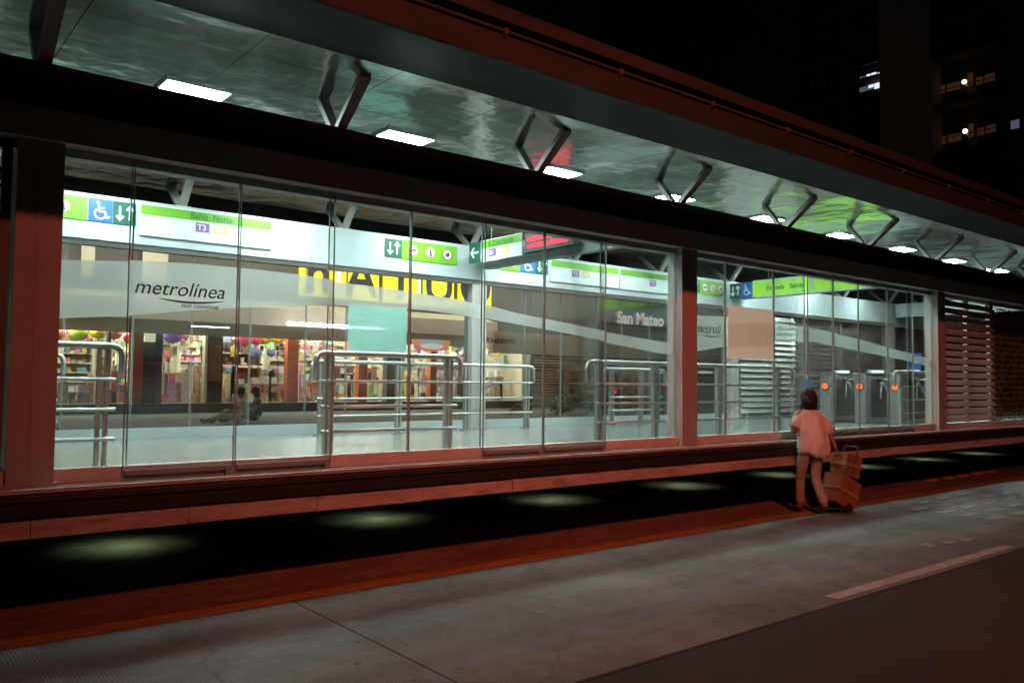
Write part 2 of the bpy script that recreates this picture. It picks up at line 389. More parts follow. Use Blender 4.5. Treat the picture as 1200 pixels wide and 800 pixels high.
def wloc(o):
    v = Vector((0, 0, 0))
    while o is not None:
        v += Vector(o.location); o = o.parent
    return v
def obj(name, bm, mat, parent=None, local=False, recalc=True):
    if recalc: bmesh.ops.recalc_face_normals(bm, faces=list(bm.faces))
    me = bpy.data.meshes.new(name)
    if parent is not None and not local:
        bmesh.ops.translate(bm, verts=list(bm.verts), vec=-wloc(parent))
    bm.to_mesh(me); bm.free()
    for mm in (mat if isinstance(mat, (list, tuple)) else [mat]):
        me.materials.append(MATS[mm])
    o = bpy.data.objects.new(name, me); COL.objects.link(o)
    o.parent = parent
    return o
def tag(o, label=None, cat=None, group=None, kind=None):
    if label: o['label'] = label
    if cat: o['category'] = cat
    if group: o['group'] = group
    if kind: o['kind'] = kind
    return o
def thing(name, loc, label, cat, group=None, rotz=0):
    o = bpy.data.objects.new(name, None); COL.objects.link(o)
    o.empty_display_size = 0.1
    o.location = loc; o.rotation_euler = (0, 0, rotz)
    return tag(o, label, cat, group)
def base_at(o, loc):
    "put the origin of a one-mesh thing at its base"
    loc = Vector(loc)
    o.data.transform(Matrix.Translation(-loc)); o.location = loc
    return o
def copy_tree(o, parent=None):
    c = o.copy(); COL.objects.link(c); c.parent = parent
    for ch in list(o.children): copy_tree(ch, c)
    return c
def text_bm(s, size, extrude=0.002, shear=0.0, bold=0.0, align='LEFT', sx=1.0):
    cu = bpy.data.curves.new('lettering', 'FONT')
    cu.body = s; cu.size = size; cu.extrude = extrude; cu.shear = shear; cu.offset = bold; cu.align_x = align
    cu.resolution_u = 4
    o = bpy.data.objects.new('lettering', cu); COL.objects.link(o)
    bpy.context.view_layer.update()
    me = bpy.data.meshes.new_from_object(o.evaluated_get(bpy.context.evaluated_depsgraph_get()))
    bm = bmesh.new(); bm.from_mesh(me)
    bmesh.ops.scale(bm, vec=(sx, 1, 1), verts=list(bm.verts))
    bpy.data.objects.remove(o); bpy.data.curves.remove(cu); bpy.data.meshes.remove(me)
    return bm
# frames that put flat artwork (x right, y up) on a wall: facing -Y, or facing -X (reading right = towards -Y)
def face_y(x, y, z): return Matrix.Translation((x, y, z)) @ Matrix(((1, 0, 0, 0), (0, 0, -1, 0), (0, 1, 0, 0), (0, 0, 0, 1)))
def face_x(x, y, z): return Matrix.Translation((x, y, z)) @ Matrix(((0, 0, -1, 0), (-1, 0, 0, 0), (0, 1, 0, 0), (0, 0, 0, 1)))
def put(bm, mx): bmesh.ops.transform(bm, matrix=mx, verts=list(bm.verts)); return bm
def rect(x0, x1, y0, y1, t=0.004, z=0.0): return box(x0, x1, y0, y1, z, z + t)

def stroke(bm, pts, w, z0, z1):
    for a, b in zip(pts, pts[1:]):
        a = Vector((*a, 0)); b = Vector((*b, 0)); u = (b - a).normalized(); n = Vector((-u.y, u.x, 0)) * w / 2
        a2 = a - u * w * 0.3; b2 = b + u * w * 0.3
        q = [a2 - n, b2 - n, b2 + n, a2 + n]
        poly(bm, [(p.x, p.y, z0) for p in q], (0, 0, 1), z1 - z0)
        z0 += 0.0004; z1 += 0.0004
def disc(bm, c, r, z0, z1, n=20):
    poly(bm, [(c[0] + r * math.cos(2 * math.pi * k / n), c[1] + r * math.sin(2 * math.pi * k / n), z0) for k in range(n)], (0, 0, 1), z1 - z0)
def arrow_icon(s, z=0.006):
    bm = bmesh.new()
    for cx, up in ((-0.22, -1), (0.24, 1)):
        stroke(bm, [(cx * s, -0.3 * s), (cx * s, 0.3 * s)], 0.1 * s, z, z + 0.002)
        t = 0.34 * s * up
        stroke(bm, [((cx - 0.15) * s, t - 0.17 * s * up), (cx * s, t), ((cx + 0.15) * s, t - 0.17 * s * up)], 0.1 * s, z + 0.003, z + 0.005)
    return bm
def left_arrow(s, z=0.006):
    bm = bmesh.new()
    stroke(bm, [(0.3 * s, 0), (-0.3 * s, 0)], 0.11 * s, z, z + 0.002)
    stroke(bm, [(-0.08 * s, 0.25 * s), (-0.32 * s, 0), (-0.08 * s, -0.25 * s)], 0.11 * s, z + 0.003, z + 0.005)
    return bm
def wheelchair_icon(s, z=0.006):
    bm = bmesh.new()
    disc(bm, (-0.12 * s, 0.36 * s), 0.075 * s, z, z + 0.002)
    pts = [(-0.02 * s + 0.24 * s * math.cos(a), -0.16 * s + 0.24 * s * math.sin(a)) for a in [R(130 + k * 20) for k in range(13)]]
    stroke(bm, pts, 0.075 * s, z, z + 0.002)
    stroke(bm, [(-0.1 * s, 0.26 * s), (-0.07 * s, -0.05 * s), (0.17 * s, -0.05 * s), (0.27 * s, -0.32 * s), (0.38 * s, -0.28 * s)], 0.085 * s, z + 0.006, z + 0.008)
    stroke(bm, [(-0.08 * s, 0.12 * s), (0.13 * s, 0.12 * s)], 0.07 * s, z + 0.010, z + 0.012)
    return bm

# ------------------------------------------------------------------ ground
X0, X1 = -9.0, 27.0          # extent of the station
FL = 0.92                    # platform floor
tag(obj('ground', rect(-400, 500, -300, 500, 0.02, -0.02), 'asphalt'), kind='structure')
lane = tag(obj('bus_lane', rect(-60, 120, 3.40, 5.92, 0.004, 0.0005), 'lane_concrete'), kind='structure')
bm = bmesh.new()
bx(bm, -60, 120, 3.375, 3.40, 0.0008, 0.0035)
for x in (2.69, -2.9, 14.2, 26): bx(bm, x, x + 0.014, 3.40, 5.92, 0.0052, 0.0056)
tag(obj('joint', bm, 'joint_filler'), kind='structure')
tag(obj('kerb_line', rect(-60, 120, 5.92, 6.10, 0.006, 0.0008), 'yellow_paint'), kind='structure')
tag(obj('paving', rect(-60, 120, 6.10, 8.0, 0.005, 0.0008), 'red_paving'), kind='structure')
tag(obj('undercroft_ground', rect(-20, 60, 8.0, 10.9, 0.004, 0.0008), 'dark_ground'), kind='structure')
tag(obj('lane_marking', rect(6.05, 9.5, 3.45, 3.57, 0.004, 0.0055), 'white_paint'), kind='structure')
bm = bmesh.new()
for row, (xs, n, y0) in enumerate(((11.2, 4, 4.55), (11.9, 5, 4.75), (12.6, 5, 4.95), (13.3, 5, 5.1), (14.0, 4, 5.25))):
    for k in range(n):
        yy = 4.3 + k * 0.31 + rnd.uniform(-0.03, 0.03)
        bx(bm, xs, xs + rnd.uniform(0.34, 0.5), yy, yy + rnd.uniform(0.09, 0.15), 0.0055, 0.0085)
for k in range(3): bx(bm, 8.75 + k * 0.33, 8.95 + k * 0.33, 3.98 - 0.05 * k, 4.1 - 0.05 * k, 0.0055, 0.0085)
tag(obj('worn_road_marking', bm, 'worn_paint'), kind='structure')
for k in range(5):
    bm = bmesh.new()
    prof = [(-0.07, 0), (-0.045, 0.035), (0.045, 0.035), (0.07, 0)]
    prism_x(bm, prof, -0.15, 0.15); bevel(bm, 0.008, 1)
    o = obj('road_stud', bm, 'yellow_paint')
    o.location = (14.9 + k * 0.62, 6.72, 0.006)
    tag(o, ['yellow road stud on the red paving, nearest the walking person', 'yellow road stud, second of five from the walking person',
            'yellow road stud, middle one of the five along the red paving', 'yellow road stud, second of five from the far end',
            'yellow road stud at the far end of its row of five'][k], 'road stud', 'yellow road studs along the paving')

# ------------------------------------------------------------------ station
YF, YB = 6.5, 10.72
st = thing('bus_station', (8, 8.6, 0), 'glazed bus station on a raised platform under a wide metal roof', 'bus station')
pl = obj('platform', box(X0, X1, 6.24, 11.0, 0.64, FL), ['station_floor'], st)
obj('platform_soffit', box(X0, X1, 6.22, 11.0, 0.60, 0.638), 'slab_concrete', pl)
bm = bmesh.new()
x = X0
while x < X1:
    bx(bm, x, min(X1, x + 0.994), 6.15 + rnd.uniform(-.006, .006), 6.236, 0.615 + rnd.uniform(-.005, .005), 0.728 + rnd.uniform(-.004, .002)); x += 1.0
obj('edge_strip', bm, 'edge_concrete', pl)
bm = bmesh.new()
prism_x(bm, [(6.236, 0.735), (6.16, 0.742), (6.15, 0.79), (6.185, 0.805), (6.185, 0.83), (6.165, 0.845), (6.17, 0.885), (6.236, 0.893)], X0, X1)
obj('bumper', bm, 'rubber', pl)
obj('edge_trim', box(X0, X1, 6.19, 6.238, 0.897, FL + 0.003), 'edge_concrete', pl)
obj('foundation_wall', box(X0, X1, 10.2, 10.4, 0, 0.597), 'slab_concrete', st)

# columns
CX = (-5.75, 1.02, 7.91, 14.61, 21.4)
def column(x, y, s):
    bm = bmesh.new()
    w = 0.142
    # H section with the flanges front and back plus a narrow cover in the groove
    bx(bm, x - w, x + w, y - 0.11, y - 0.085, FL, 3.47)
    bx(bm, x - w, x + w, y + 0.085, y + 0.11, FL, 3.47)
    bx(bm, x - w + 0.004, x - 0.03, y - 0.083, y + 0.083, FL, 3.47)
    bx(bm, x + 0.03, x + w - 0.004, y - 0.083, y + 0.083, FL, 3.47)
    bx(bm, x - 0.028, x + 0.028, y - 0.07, y + 0.07, FL, 3.47)
    bx(bm, x - 0.012, x + 0.012, y - 0.118, y - 0.112, FL + 0.1, 3.4)
    bx(bm, x - w - 0.03, x + w + 0.03, y - 0.13, y + 0.13, FL, FL + 0.018)
    return obj('column', bm, s, st)
for x in CX:
    column(x, YF, 'steel_paint'); column(x, YB, 'steel_paint')

# beams with their struts, door header
def beam(y, out):
    s = -1 if out == 'front' else 1
    bm = bmesh.new()
    yo = y + s * 0.13; yi = y - s * 0.13
    a, b = min(yo, yi), max(yo, yi)
    bx(bm, X0, X1, a, b, 3.77, 3.805); bx(bm, X0, X1, a, b, 3.49, 3.53)
    bx(bm, X0, X1, y + s * 0.02 - 0.012, y + s * 0.02 + 0.012, 3.53, 3.77)
    bo = obj('beam', bm, 'dark_steel', st)
    bm = bmesh.new()
    q0, q1 = sorted((y - s * 0.135, y - s * 0.16))
    bx(bm, X0, X1, q0, q1, 3.27, 3.80)
    obj('inner_cladding', bm, 'white_metal', bo)
    hd = bmesh.new()
    q0, q1 = sorted((y + s * 0.16, y - s * 0.13))
    bx(hd, X0, X1, q0, q1, 3.27, 3.488)
    q0, q1 = sorted((y + s * 0.02, y - s * 0.1))
    bx(hd, X0, X1, q0, q1, 3.21, 3.268)
    obj('door_header', hd, 'header_metal', bo)
    for k in range(-4, 12):
        xs = 1.02 + 2.262 * k
        bm = bmesh.new()
        for dy in (s * 0.48, -s * 0.3):
            p0 = Vector((xs, y + math.copysign(0.03, dy), 3.807)); p1 = Vector((xs, y + dy, 4.169))
            n = (p1 - p0).normalized(); t = Vector((0, n.z, -n.y)) * 0.026
            w = Vector((0.042, 0, 0))
            bot = [p0 - t - w, p0 + t - w, p0 + t + w, p0 - t + w]
            top = [p1 - t - w * 1.25, p1 + t - w * 1.25, p1 + t + w * 1.25, p1 - t + w * 1.25]
            va = [bm.verts.new(v) for v in bot]; vb = [bm.verts.new(v) for v in top]
            bm.faces.new(va); bm.faces.new(vb[::-1])
            for i in range(4): bm.faces.new((va[i], va[(i + 1) % 4], vb[(i + 1) % 4], vb[i]))
        bx(bm, xs - 0.09, xs + 0.09, y - 0.1, y + 0.1, 3.806, 3.818)
        obj('strut', bm, 'steel_paint', bo)
    return bo
bf = beam(YF, 'front'); bb = beam(YB, 'back')
for x in (-5.4, 7.95, 14.75, 21.4):
    obj('cross_beam', box(x - 0.06, x + 0.06, YF + 0.22, YB - 0.22, 3.44, 3.78), 'white_metal', st)

# roof
YM = (YF + YB) / 2
ro = obj('roof', box(X0 - 1, X1 + 1, 5.3, 2 * YM - 5.3, 4.34, 4.44), 'dark_steel', st)
obj('ceiling', box(X0 - 1, X1 + 1, 5.72, 2 * YM - 5.72, 4.17, 4.19), 'ceiling_sheet', ro)
bm = bmesh.new()
for s in (0, 1):
    f = (lambda y: y) if s == 0 else (lambda y: 2 * YM - y)
    prism_x(bm, [(f(5.715), 4.16), (f(5.715), 4.20), (f(4.44), 3.90), (f(4.42), 3.86)], X0 - 1, X1 + 1)
obj('soffit', bm, 'soffit_metal', ro)
bm = bmesh.new()
for s in (0, 1):
    f = (lambda y: y) if s == 0 else (lambda y: 2 * YM - y)
    prism_x(bm, [(f(4.418), 3.845), (f(4.38), 3.845), (f(4.38), 4.03), (f(4.418), 4.03)], X0 - 1, X1 + 1)
    prism_x(bm, [(f(4.46), 4.034), (f(4.46), 4.13), (f(4.50), 4.13), (f(4.50), 4.034)], X0 - 1, X1 + 1)
    prism_x(bm, [(f(4.62), 4.134), (f(4.40), 4.134), (f(4.40), 4.20), (f(4.46), 4.27), (f(4.62), 4.30)], X0 - 1, X1 + 1)
    prism_x(bm, [(f(4.625), 4.20), (f(4.625), 4.30), (f(5.6), 4.44), (f(5.6), 4.34)], X0 - 1, X1 + 1)
obj('fascia', bm, 'fascia_metal', ro)
bm = bmesh.new()
for s in (0, 1):
    f = (lambda y: y) if s == 0 else (lambda y: 2 * YM - y)
    prism_x(bm, [(f(4.36), 4.033), (f(4.352), 4.042), (f(4.36), 4.052), (f(4.455), 4.052), (f(4.455), 4.033)], X0 - 1, X1 + 1)
    x = X0
    while x < X1:
        prism_x(bm, [(f(4.376), 4.0), (f(4.346), 4.02), (f(4.346), 4.06), (f(4.376), 4.06)], x, x + 0.03); x += 1.13
obj('gutter_lip', bm, 'fascia_lip', ro)

# sill rails under the glass
for y, s in ((YF, -1), (YB, 1)):
    for a, b in zip(CX, CX[1:]):
        bm = box(a + 0.145, b - 0.145, y - 0.05, y + 0.05, FL + 0.001, FL + (0.1 if s < 0 else 0.13))
        obj('sill', bm, 'sill_paint' if s < 0 else 'white_metal', st)

# frosted wave on the glass: edges measured on the facade
W1T = [(66, 304), (150, 306), (225, 310), (300, 317), (350, 323), (400, 331), (450, 337), (500, 345), (540, 351), (600, 367), (660, 379), (700, 387), (780, 401)]
W1B = [(66, 373), (150, 370), (225, 364), (300, 360), (350, 358.5), (400, 358), (450, 360), (500, 363.5), (540, 369), (600, 380), (660, 391), (700, 399), (780, 415)]
W2T = [(808, 369), (850, 371), (907, 376), (950, 385), (1000, 397), (1050, 411), (1090, 420)]
W2B = [(808, 413), (850, 406), (907, 399), (950, 401), (1000, 411), (1050, 421), (1090, 429)]
def curve(px, Y):
    return [(at(x, y, Y).x, at(x, y, Y).z) for x, y in px]
def interp(c, x):
    if x <= c[0][0]: return c[0][1]
    for (a, za), (b, zb) in zip(c, c[1:]):
        if x <= b: return za + (zb - za) * (x - a) / (b - a)
    return c[-1][1]
TOP1, BOT1, TOP2, BOT2 = curve(W1T, YF), curve(W1B, YF), curve(W2T, YF), curve(W2B, YF)
def band(x0, x1, y, ct, cb):
    bm = bmesh.new()
    n = max(2, int((x1 - x0) / 0.06))
    T, B = [], []
    for k in range(n + 1):
        x = x0 + (x1 - x0) * k / n
        T.append(bm.verts.new((x, y, interp(ct, x)))); B.append(bm.verts.new((x, y, interp(cb, x))))
    for k in range(n): bm.faces.new((B[k], B[k + 1], T[k + 1], T[k]))
    return bm
def pane(x0, x1, y, z0, z1, name, mat, frost=None, stiles=True, shoe=True):
    g = obj(name, box(x0 + 0.004, x1 - 0.004, y - 0.006, y + 0.006, z0, z1), mat, st)
    if stiles:
        for xx in (x0 + 0.005, x1 - 0.014):
            obj('stile', box(xx, xx + 0.006, y - 0.0075, y + 0.0075, z0, z1), 'stile_metal', g)
    if shoe and name == 'sliding_door':
        bm = bmesh.new()
        bx(bm, x0 + 0.02, x1 - 0.02, y - 0.016, y + 0.016, z0 - 0.004, z0 + 0.03)
        bx(bm, x1 - 0.07, x1 - 0.02, y - 0.022, y + 0.022, z0 - 0.06, z0 + 0.02)
        obj('door_shoe', bm, 'stile_metal', g)
    if frost:
        obj('frosted_band', band(x0 + 0.006, x1 - 0.006, y + 0.009, *frost), 'frost', g, recalc=False)
    return g
F1, F2 = (TOP1, BOT1), (TOP2, BOT2)
GZ0, GZ1 = FL + 0.10, 3.24
panes1 = [(1.165, 1.66, 0, 0), (1.60, 2.42, 1, 0), (2.42, 3.25, 1, 0), (3.22, 4.05, 0, 0), (4.05, 4.88, 0, 0), (4.84, 5.62, 1, 0), (5.62, 6.53, 1, 0), (6.50, 7.765, 0, 0)]
PANE = {}
for x0, x1, door, _ in panes1:
    y = YF - 0.075 if door else YF
    PANE[x0] = pane(x0, x1, y, GZ0 - (0.06 if door else 0), GZ1 + (0.02 if not door else 0), 'sliding_door' if door else 'glass_pane', 'glass', F1)
for x0, x1, door in ((8.06, 8.75, 0), (8.75, 9.82, 0), (9.82, 10.58, 0), (10.52, 11.2, 1), (11.2, 11.93, 1), (11.9, 12.8, 1), (12.8, 13.65, 1), (13.6, 14.46, 0)):
    y = YF - 0.075 if door else YF
    PANE[x0] = pane(x0, x1, y, GZ0 - (0.06 if door else 0), GZ1 + (0.02 if not door else 0), 'sliding_door' if door else 'glass_pane', 'glass', F2)
for xs in ((1.17, 2.0, 2.75, 3.45, 4.21, 5.0, 5.62, 6.68, 7.76), (8.06, 8.94, 9.77, 10.65, 11.3, 12.07, 13.2, 14.46)):
    for a, b in zip(xs, xs[1:]):
        pane(a, b, YB, FL + 0.13, GZ1 + 0.02, 'glass_pane', 'glass_back')
for xs in ((-5.6, -3.9, -2.2, -0.6, 0.87),):
    for a, b in zip(xs, xs[1:]):
        pane(a, b, YB, FL + 0.13, GZ1 + 0.02, 'glass_pane', 'glass_back')

# lettering on the glass
def letters(s, x, y, z, width, mat, parent, shear=0.0, bold=0.0, name='lettering', frame=face_y, ext=0.0015):
    bm = text_bm(s, 0.2, ext, shear, bold)
    xs = [v.co.x for v in bm.verts]; x0, x1 = min(xs), max(xs)
    k = width / (x1 - x0)
    bmesh.ops.translate(bm, vec=(-x0, 0, 0), verts=list(bm.verts))
    bmesh.ops.scale(bm, vec=(k, k, 1), verts=list(bm.verts))
    put(bm, frame(x, y, z))
    return obj(name, bm, mat, parent)
def swoosh(x0, x1, y, z, parent, mat):
    bm = bmesh.new(); n = 14; T, B = [], []
    for k in range(n + 1):
        s = k / n
        yy = -0.05 * math.sin(s * math.pi) * (x1 - x0) + 0.01 * s
        th = 0.022 * math.sin(s * math.pi) ** 0.7 * (x1 - x0) + 0.0006
        T.append((x0 + (x1 - x0) * s, y, z + yy + th)); B.append((x0 + (x1 - x0) * s, y, z + yy - th * 0.4))
    poly(bm, B + T[::-1], (0, -1, 0), 0.002)
    return obj('swoosh', bm, mat, parent)
yl = YF - 0.075 - 0.0085
g = PANE[1.60]
pa, pb = at(158, 343, yl), at(263, 352, yl)
letters('metrol\u00ednea', pa.x, yl, pa.z, pb.x - pa.x, 'ink_grey', g, shear=0.25)
swoosh(pa.x + 0.16, pb.x + 0.01, yl - 0.001, pa.z - 0.028, g, 'ink_grey')
pc = at(213, 351.5, yl)
letters('nos conviene', pc.x, yl, pa.z - 0.085, at(256, 355, yl).x - pc.x, 'ink_grey', g, shear=0.25)
g = PANE[8.06]
yl2 = YF - 0.0085
pa, pb = at(815, 389, yl2), at(846, 391, yl2)
letters('metrol\u00ed', pa.x, yl2, pa.z, pb.x - pa.x, 'ink_grey', g, shear=0.25)
swoosh(pa.x + 0.1, pb.x + 0.02, yl2 - 0.001, pa.z - 0.03, g, 'ink_grey')
g = PANE[6.50]
pa, pb = at(723.5, 378, yl2), at(778, 381, yl2)
letters('San Mateo', pa.x, yl2, pa.z, pb.x - pa.x, 'letter_white', g, bold=0.008)

# louvre and mesh screens closing the ends
def louvre(x0, x1, y, s):
    bm = bmesh.new()
    for xx in (x0, (x0 + x1) / 2 - 0.04, x1 - 0.08): bx(bm, xx, xx + 0.08, y - 0.02, y + 0.05, FL + 0.1, 3.25)
    bx(bm, x0, x1, y - 0.025, y + 0.055, FL + 0.02, FL + 0.095)
    z = FL + 0.16
    while z < 3.2:
        a = 0.06
        prof = [(y + s * 0.03 - 0.05 * 0, z + a), (y + s * 0.075, z - a * 0.6), (y + s * 0.085, z - a * 0.6 + 0.012), (y + s * 0.035, z + a + 0.008)]
        prism_x(bm, prof, x0 + 0.003, x1 - 0.003); z += 0.125
    return obj('louvre_screen', bm, 'cabinet_steel' if y > 8 else 'slat_paint', st)
louvre(14.78, 16.85, YF - 0.02, -1)
louvre(14.78, 16.85, YB - 0.06, -1)
def screen(x0, x1, y):
    "sheet pierced by an irregular pattern of round holes"
    bm = bmesh.new()
    n = 0
    step = 0.125
    z = FL + 0.14
    row = 0
    while z < 3.2:
        x = x0 + 0.09 + (step / 2 if row % 2 else 0)
        while x < x1 - 0.09:
            r = step * rnd.uniform(0.2, 0.44)
            # a ring of strip per hole: outer hexagon, inner circle
            k = 12
            out = [Vector((x + step * 0.56 * math.cos(2 * math.pi * i / k), y, z + step * 0.56 * math.sin(2 * math.pi * i / k))) for i in range(k)]
            inn = [Vector((x + r * math.cos(2 * math.pi * i / k), y, z + r * math.sin(2 * math.pi * i / k))) for i in range(k)]
            dy = 0.0012 * ((n % 5) - 2); n += 1
            for i in range(k):
                q = [out[i], out[(i + 1) % k], inn[(i + 1) % k], inn[i]]
                a = [bm.verts.new(v + Vector((0, dy, 0))) for v in q]; bm.faces.new(a)
            x += step
        z += step * 0.86; row += 1
    for xx in (x0, x1 - 0.06): bx(bm, xx, xx + 0.06, y - 0.03, y + 0.03, FL + 0.02, 3.26)
    bx(bm, x0 + 0.061, x1 - 0.061, y - 0.025, y + 0.025, FL + 0.02, FL + 0.09); bx(bm, x0 + 0.061, x1 - 0.061, y - 0.025, y + 0.025, 3.2, 3.255)
    return obj('pierced_screen', bm, 'screen_paint', st)
screen(-1.2, 0.86, YF); screen(-3.3, -1.22, YF); screen(-5.58, -3.32, YF)
screen(16.88, 19.0, YF); screen(19.02, 21.2, YF); screen(21.6, 24.0, YF)
screen(16.88, 19.0, YB); screen(19.02, 21.2, YB); screen(21.6, 24.0, YB)

# ------------------------------------------------------------------ ceiling lights (things fixed under the ceiling)
names = ['nearest', 'second', 'third', 'fourth', 'fifth', 'sixth', 'seventh', 'eighth', 'ninth', 'tenth', 'eleventh', 'twelfth']
proto = None
def ceiling_light():
    t = thing('ceiling_light', (0, 0, 4.2), 'x', 'ceiling light', 'ceiling lights under the metal roof')
    bm = bmesh.new()
    w, h = 0.265, 0.16
    for a, b, c, e in ((-w - .02, w + .02, -h - .02, -h), (-w - .02, w + .02, h, h + .02), (-w - .02, -w, -h, h), (w, w + .02, -h, h)):
        bx(bm, a, b, c, e, -0.022, -0.001)
    obj('frame', bm, 'white_metal', t, local=True)
    obj('diffuser', box(-w + .001, w - .001, -h + .001, h - .001, -0.014, -0.004), 'panel_light', t, local=True)
    return t
YL = 7.3
for k in range(9):
    o = proto = ceiling_light() if proto is None else proto
    if k > 0: o = copy_tree(proto)
    o.location = (2.31 + 2.13 * k, YL, 4.17)
    o['label'] = 'bright rectangular ceiling light above the front beam, %s from the left column' % names[k]
for k in range(9):  # unseen second row, added to brighten the back beam and floor
    o = copy_tree(proto); o.location = (2.31 + 2.13 * k, 9.9, 4.17)
    o['label'] = 'added ceiling light along the back glass, out of sight, brightening the back beam'
# ------------------------------------------------------------------ signs on the inner face of the back beam
YS = YB - 0.165
def sign_root(name, x, z, label, cat='sign', group='station signs', y=YS):
    return thing(name, (x, y, z), label, cat, group)
def icon_tile(x0, x1, z0, z1, kind, label, y=YS, frame=face_y, name='pictogram_sign', group='pictogram tiles on the back beam'):
    cx, cz = (x0 + x1) / 2, (z0 + z1) / 2
    w, h = abs(x1 - x0), z1 - z0
    loc = (cx, y, cz) if frame is face_y else (y, cx, cz)
    t = thing(name, loc, label, 'sign', group)
    fm = frame(*loc)
    mat = {'arrows': 'sign_dark_green', 'left': 'sign_dark_green', 'chair': 'sign_blue'}.get(kind, 'sign_green')
    obj('plate', put(rect(-w / 2, w / 2, -h / 2, h / 2, 0.006), fm), mat, t)
    s = min(w, h) * 0.95
    if kind == 'arrows': obj('arrows', put(arrow_icon(s, 0.008), fm), 'sign_white', t)
    elif kind == 'left': obj('arrow', put(left_arrow(s, 0.008), fm), 'sign_white', t)
    elif kind == 'chair': obj('wheelchair_symbol', put(wheelchair_icon(s, 0.008), fm), 'sign_white', t)
    else:
        n = int(kind)
        for k in range(n):
            px = -w / 2 + w * (k + 0.62) / (n + 0.25)
            bm = bmesh.new(); disc(bm, (px, 0), 0.30 * h, 0.008, 0.010); ring = obj('ring', put(bm, fm), 'sign_red', t)
            bm = bmesh.new(); disc(bm, (px, 0), 0.25 * h, 0.011, 0.013); obj('disc', put(bm, fm), 'sign_white', t)
            bm = bmesh.new()
            if k % 3 == 0: stroke(bm, [(px - 0.14 * h, -0.06 * h), (px + 0.02 * h, 0.03 * h), (px + 0.15 * h, 0.0)], 0.09 * h, 0.014, 0.016)
            elif k % 3 == 1:
                disc(bm, (px, 0.13 * h), 0.05 * h, 0.014, 0.016); stroke(bm, [(px, 0.06 * h), (px + 0.02 * h, -0.17 * h)], 0.12 * h, 0.017, 0.019)
            else:
                disc(bm, (px + 0.03 * h, 0.0), 0.11 * h, 0.014, 0.016); stroke(bm, [(px - 0.15 * h, -0.12 * h), (px + 0.1 * h, 0.12 * h)], 0.05 * h, 0.017, 0.019)
            obj('pictogram', put(bm, fm), 'sign_black', t)
    return t
def route_sign(x0, x1, z0, z1, text, tx, labels, label, y=YS, frame=face_y, arrow=False, group='route signs in the station'):
    "white board with a green strip along its top, a caption and coloured route labels"
    cx, cz = (x0 + x1) / 2, (z0 + z1) / 2
    w, h = abs(x1 - x0), z1 - z0
    loc = (cx, y, cz) if frame is face_y else (y, cx, cz)
    t = thing('route_sign', loc, label, 'sign', group)
    fm = frame(*loc)
    obj('board', put(rect(-w / 2, w / 2, -h / 2, h / 2, 0.02, -0.0), fm), 'sign_white', t)
    obj('green_strip', put(rect(-w / 2 + 0.012, w / 2 - 0.012, h / 2 - 0.13, h / 2 - 0.015, 0.003, 0.021), fm), 'sign_green', t)
    if text:
        bm = text_bm(text, 0.12, 0.001, 0, 0.002, 'CENTER', 0.85)
        bmesh.ops.translate(bm, vec=(tx * w, h / 2 - 0.11, 0.026), verts=list(bm.verts))
        obj('caption', put(bm, fm), 'ink_green', t)
    for lx, mat, s in labels:
        bm = rect(lx * w - 0.085, lx * w + 0.085, h / 2 - 0.265, h / 2 - 0.15, 0.003, 0.021)
        r_ = obj('route_label', put(bm, fm), mat, t)
        if s:
            bm = text_bm(s, 0.105, 0.001, 0, 0.002, 'CENTER'); bmesh.ops.translate(bm, vec=(lx * w - 0.01, h / 2 - 0.245, 0.027), verts=list(bm.verts))
            obj('route_number', put(bm, fm), 'sign_white', r_)
    return t
ZA, ZB = 3.48, 3.75
icon_tile(1.25, 2.17, ZA, ZB, '2', 'green tile of prohibition symbols beside the left column')
icon_tile(2.18, 2.44, ZA, ZB, 'chair', 'blue wheelchair tile nearest the left column, on the back beam')
icon_tile(2.445, 2.70, ZA, ZB, 'arrows', 'dark green tile of two arrows beside the nearest wheelchair tile')
route_sign(2.74, 4.40, 3.38, 3.765, 'Bah\u00eda  Norte', 0.02, [(-0.05, 'sign_purple', 'T3'), (0.085, 'sign_orange', 'P8')], 'white route sign with green strip behind the lettering on the left doors')
icon_tile(6.13, 6.41, ZA - 0.01, ZB - 0.01, 'arrows', 'dark green two-arrow tile beside three round prohibition symbols')
icon_tile(6.415, 7.42, ZA - 0.02, ZB, '3', 'green tile of three round prohibition symbols left of the second column')
icon_tile(8.1, 8.69, ZA, ZB, '2', 'green tile of dark symbols under the red display')
icon_tile(8.69, 9.03, ZA, ZB, 'chair', 'blue wheelchair tile under the red display')
icon_tile(9.035, 9.30, ZA, ZB, 'arrows', 'dark green arrow tile right of the wheelchair tile under the red display')
route_sign(9.36, 11.02, 3.38, 3.765, '', 0, [(-0.15, 'sign_purple', 'T3'), (0.0, 'sign_orange', 'P8')], 'white route sign with green strip and purple and orange labels in the middle bay')
route_sign(11.06, 12.75, 3.38, 3.765, 'A Zona Norte', 0.05, [(0.03, 'sign_purple', 'T3')], 'white route sign with a single purple label, above the white station name')
icon_tile(13.05, 13.38, ZA, ZB, 'arrows', 'dark green arrow tile just right of the red column')
icon_tile(13.385, 14.2, ZA - 0.02, ZB, '3', 'green tile of round prohibition symbols just right of the red column')
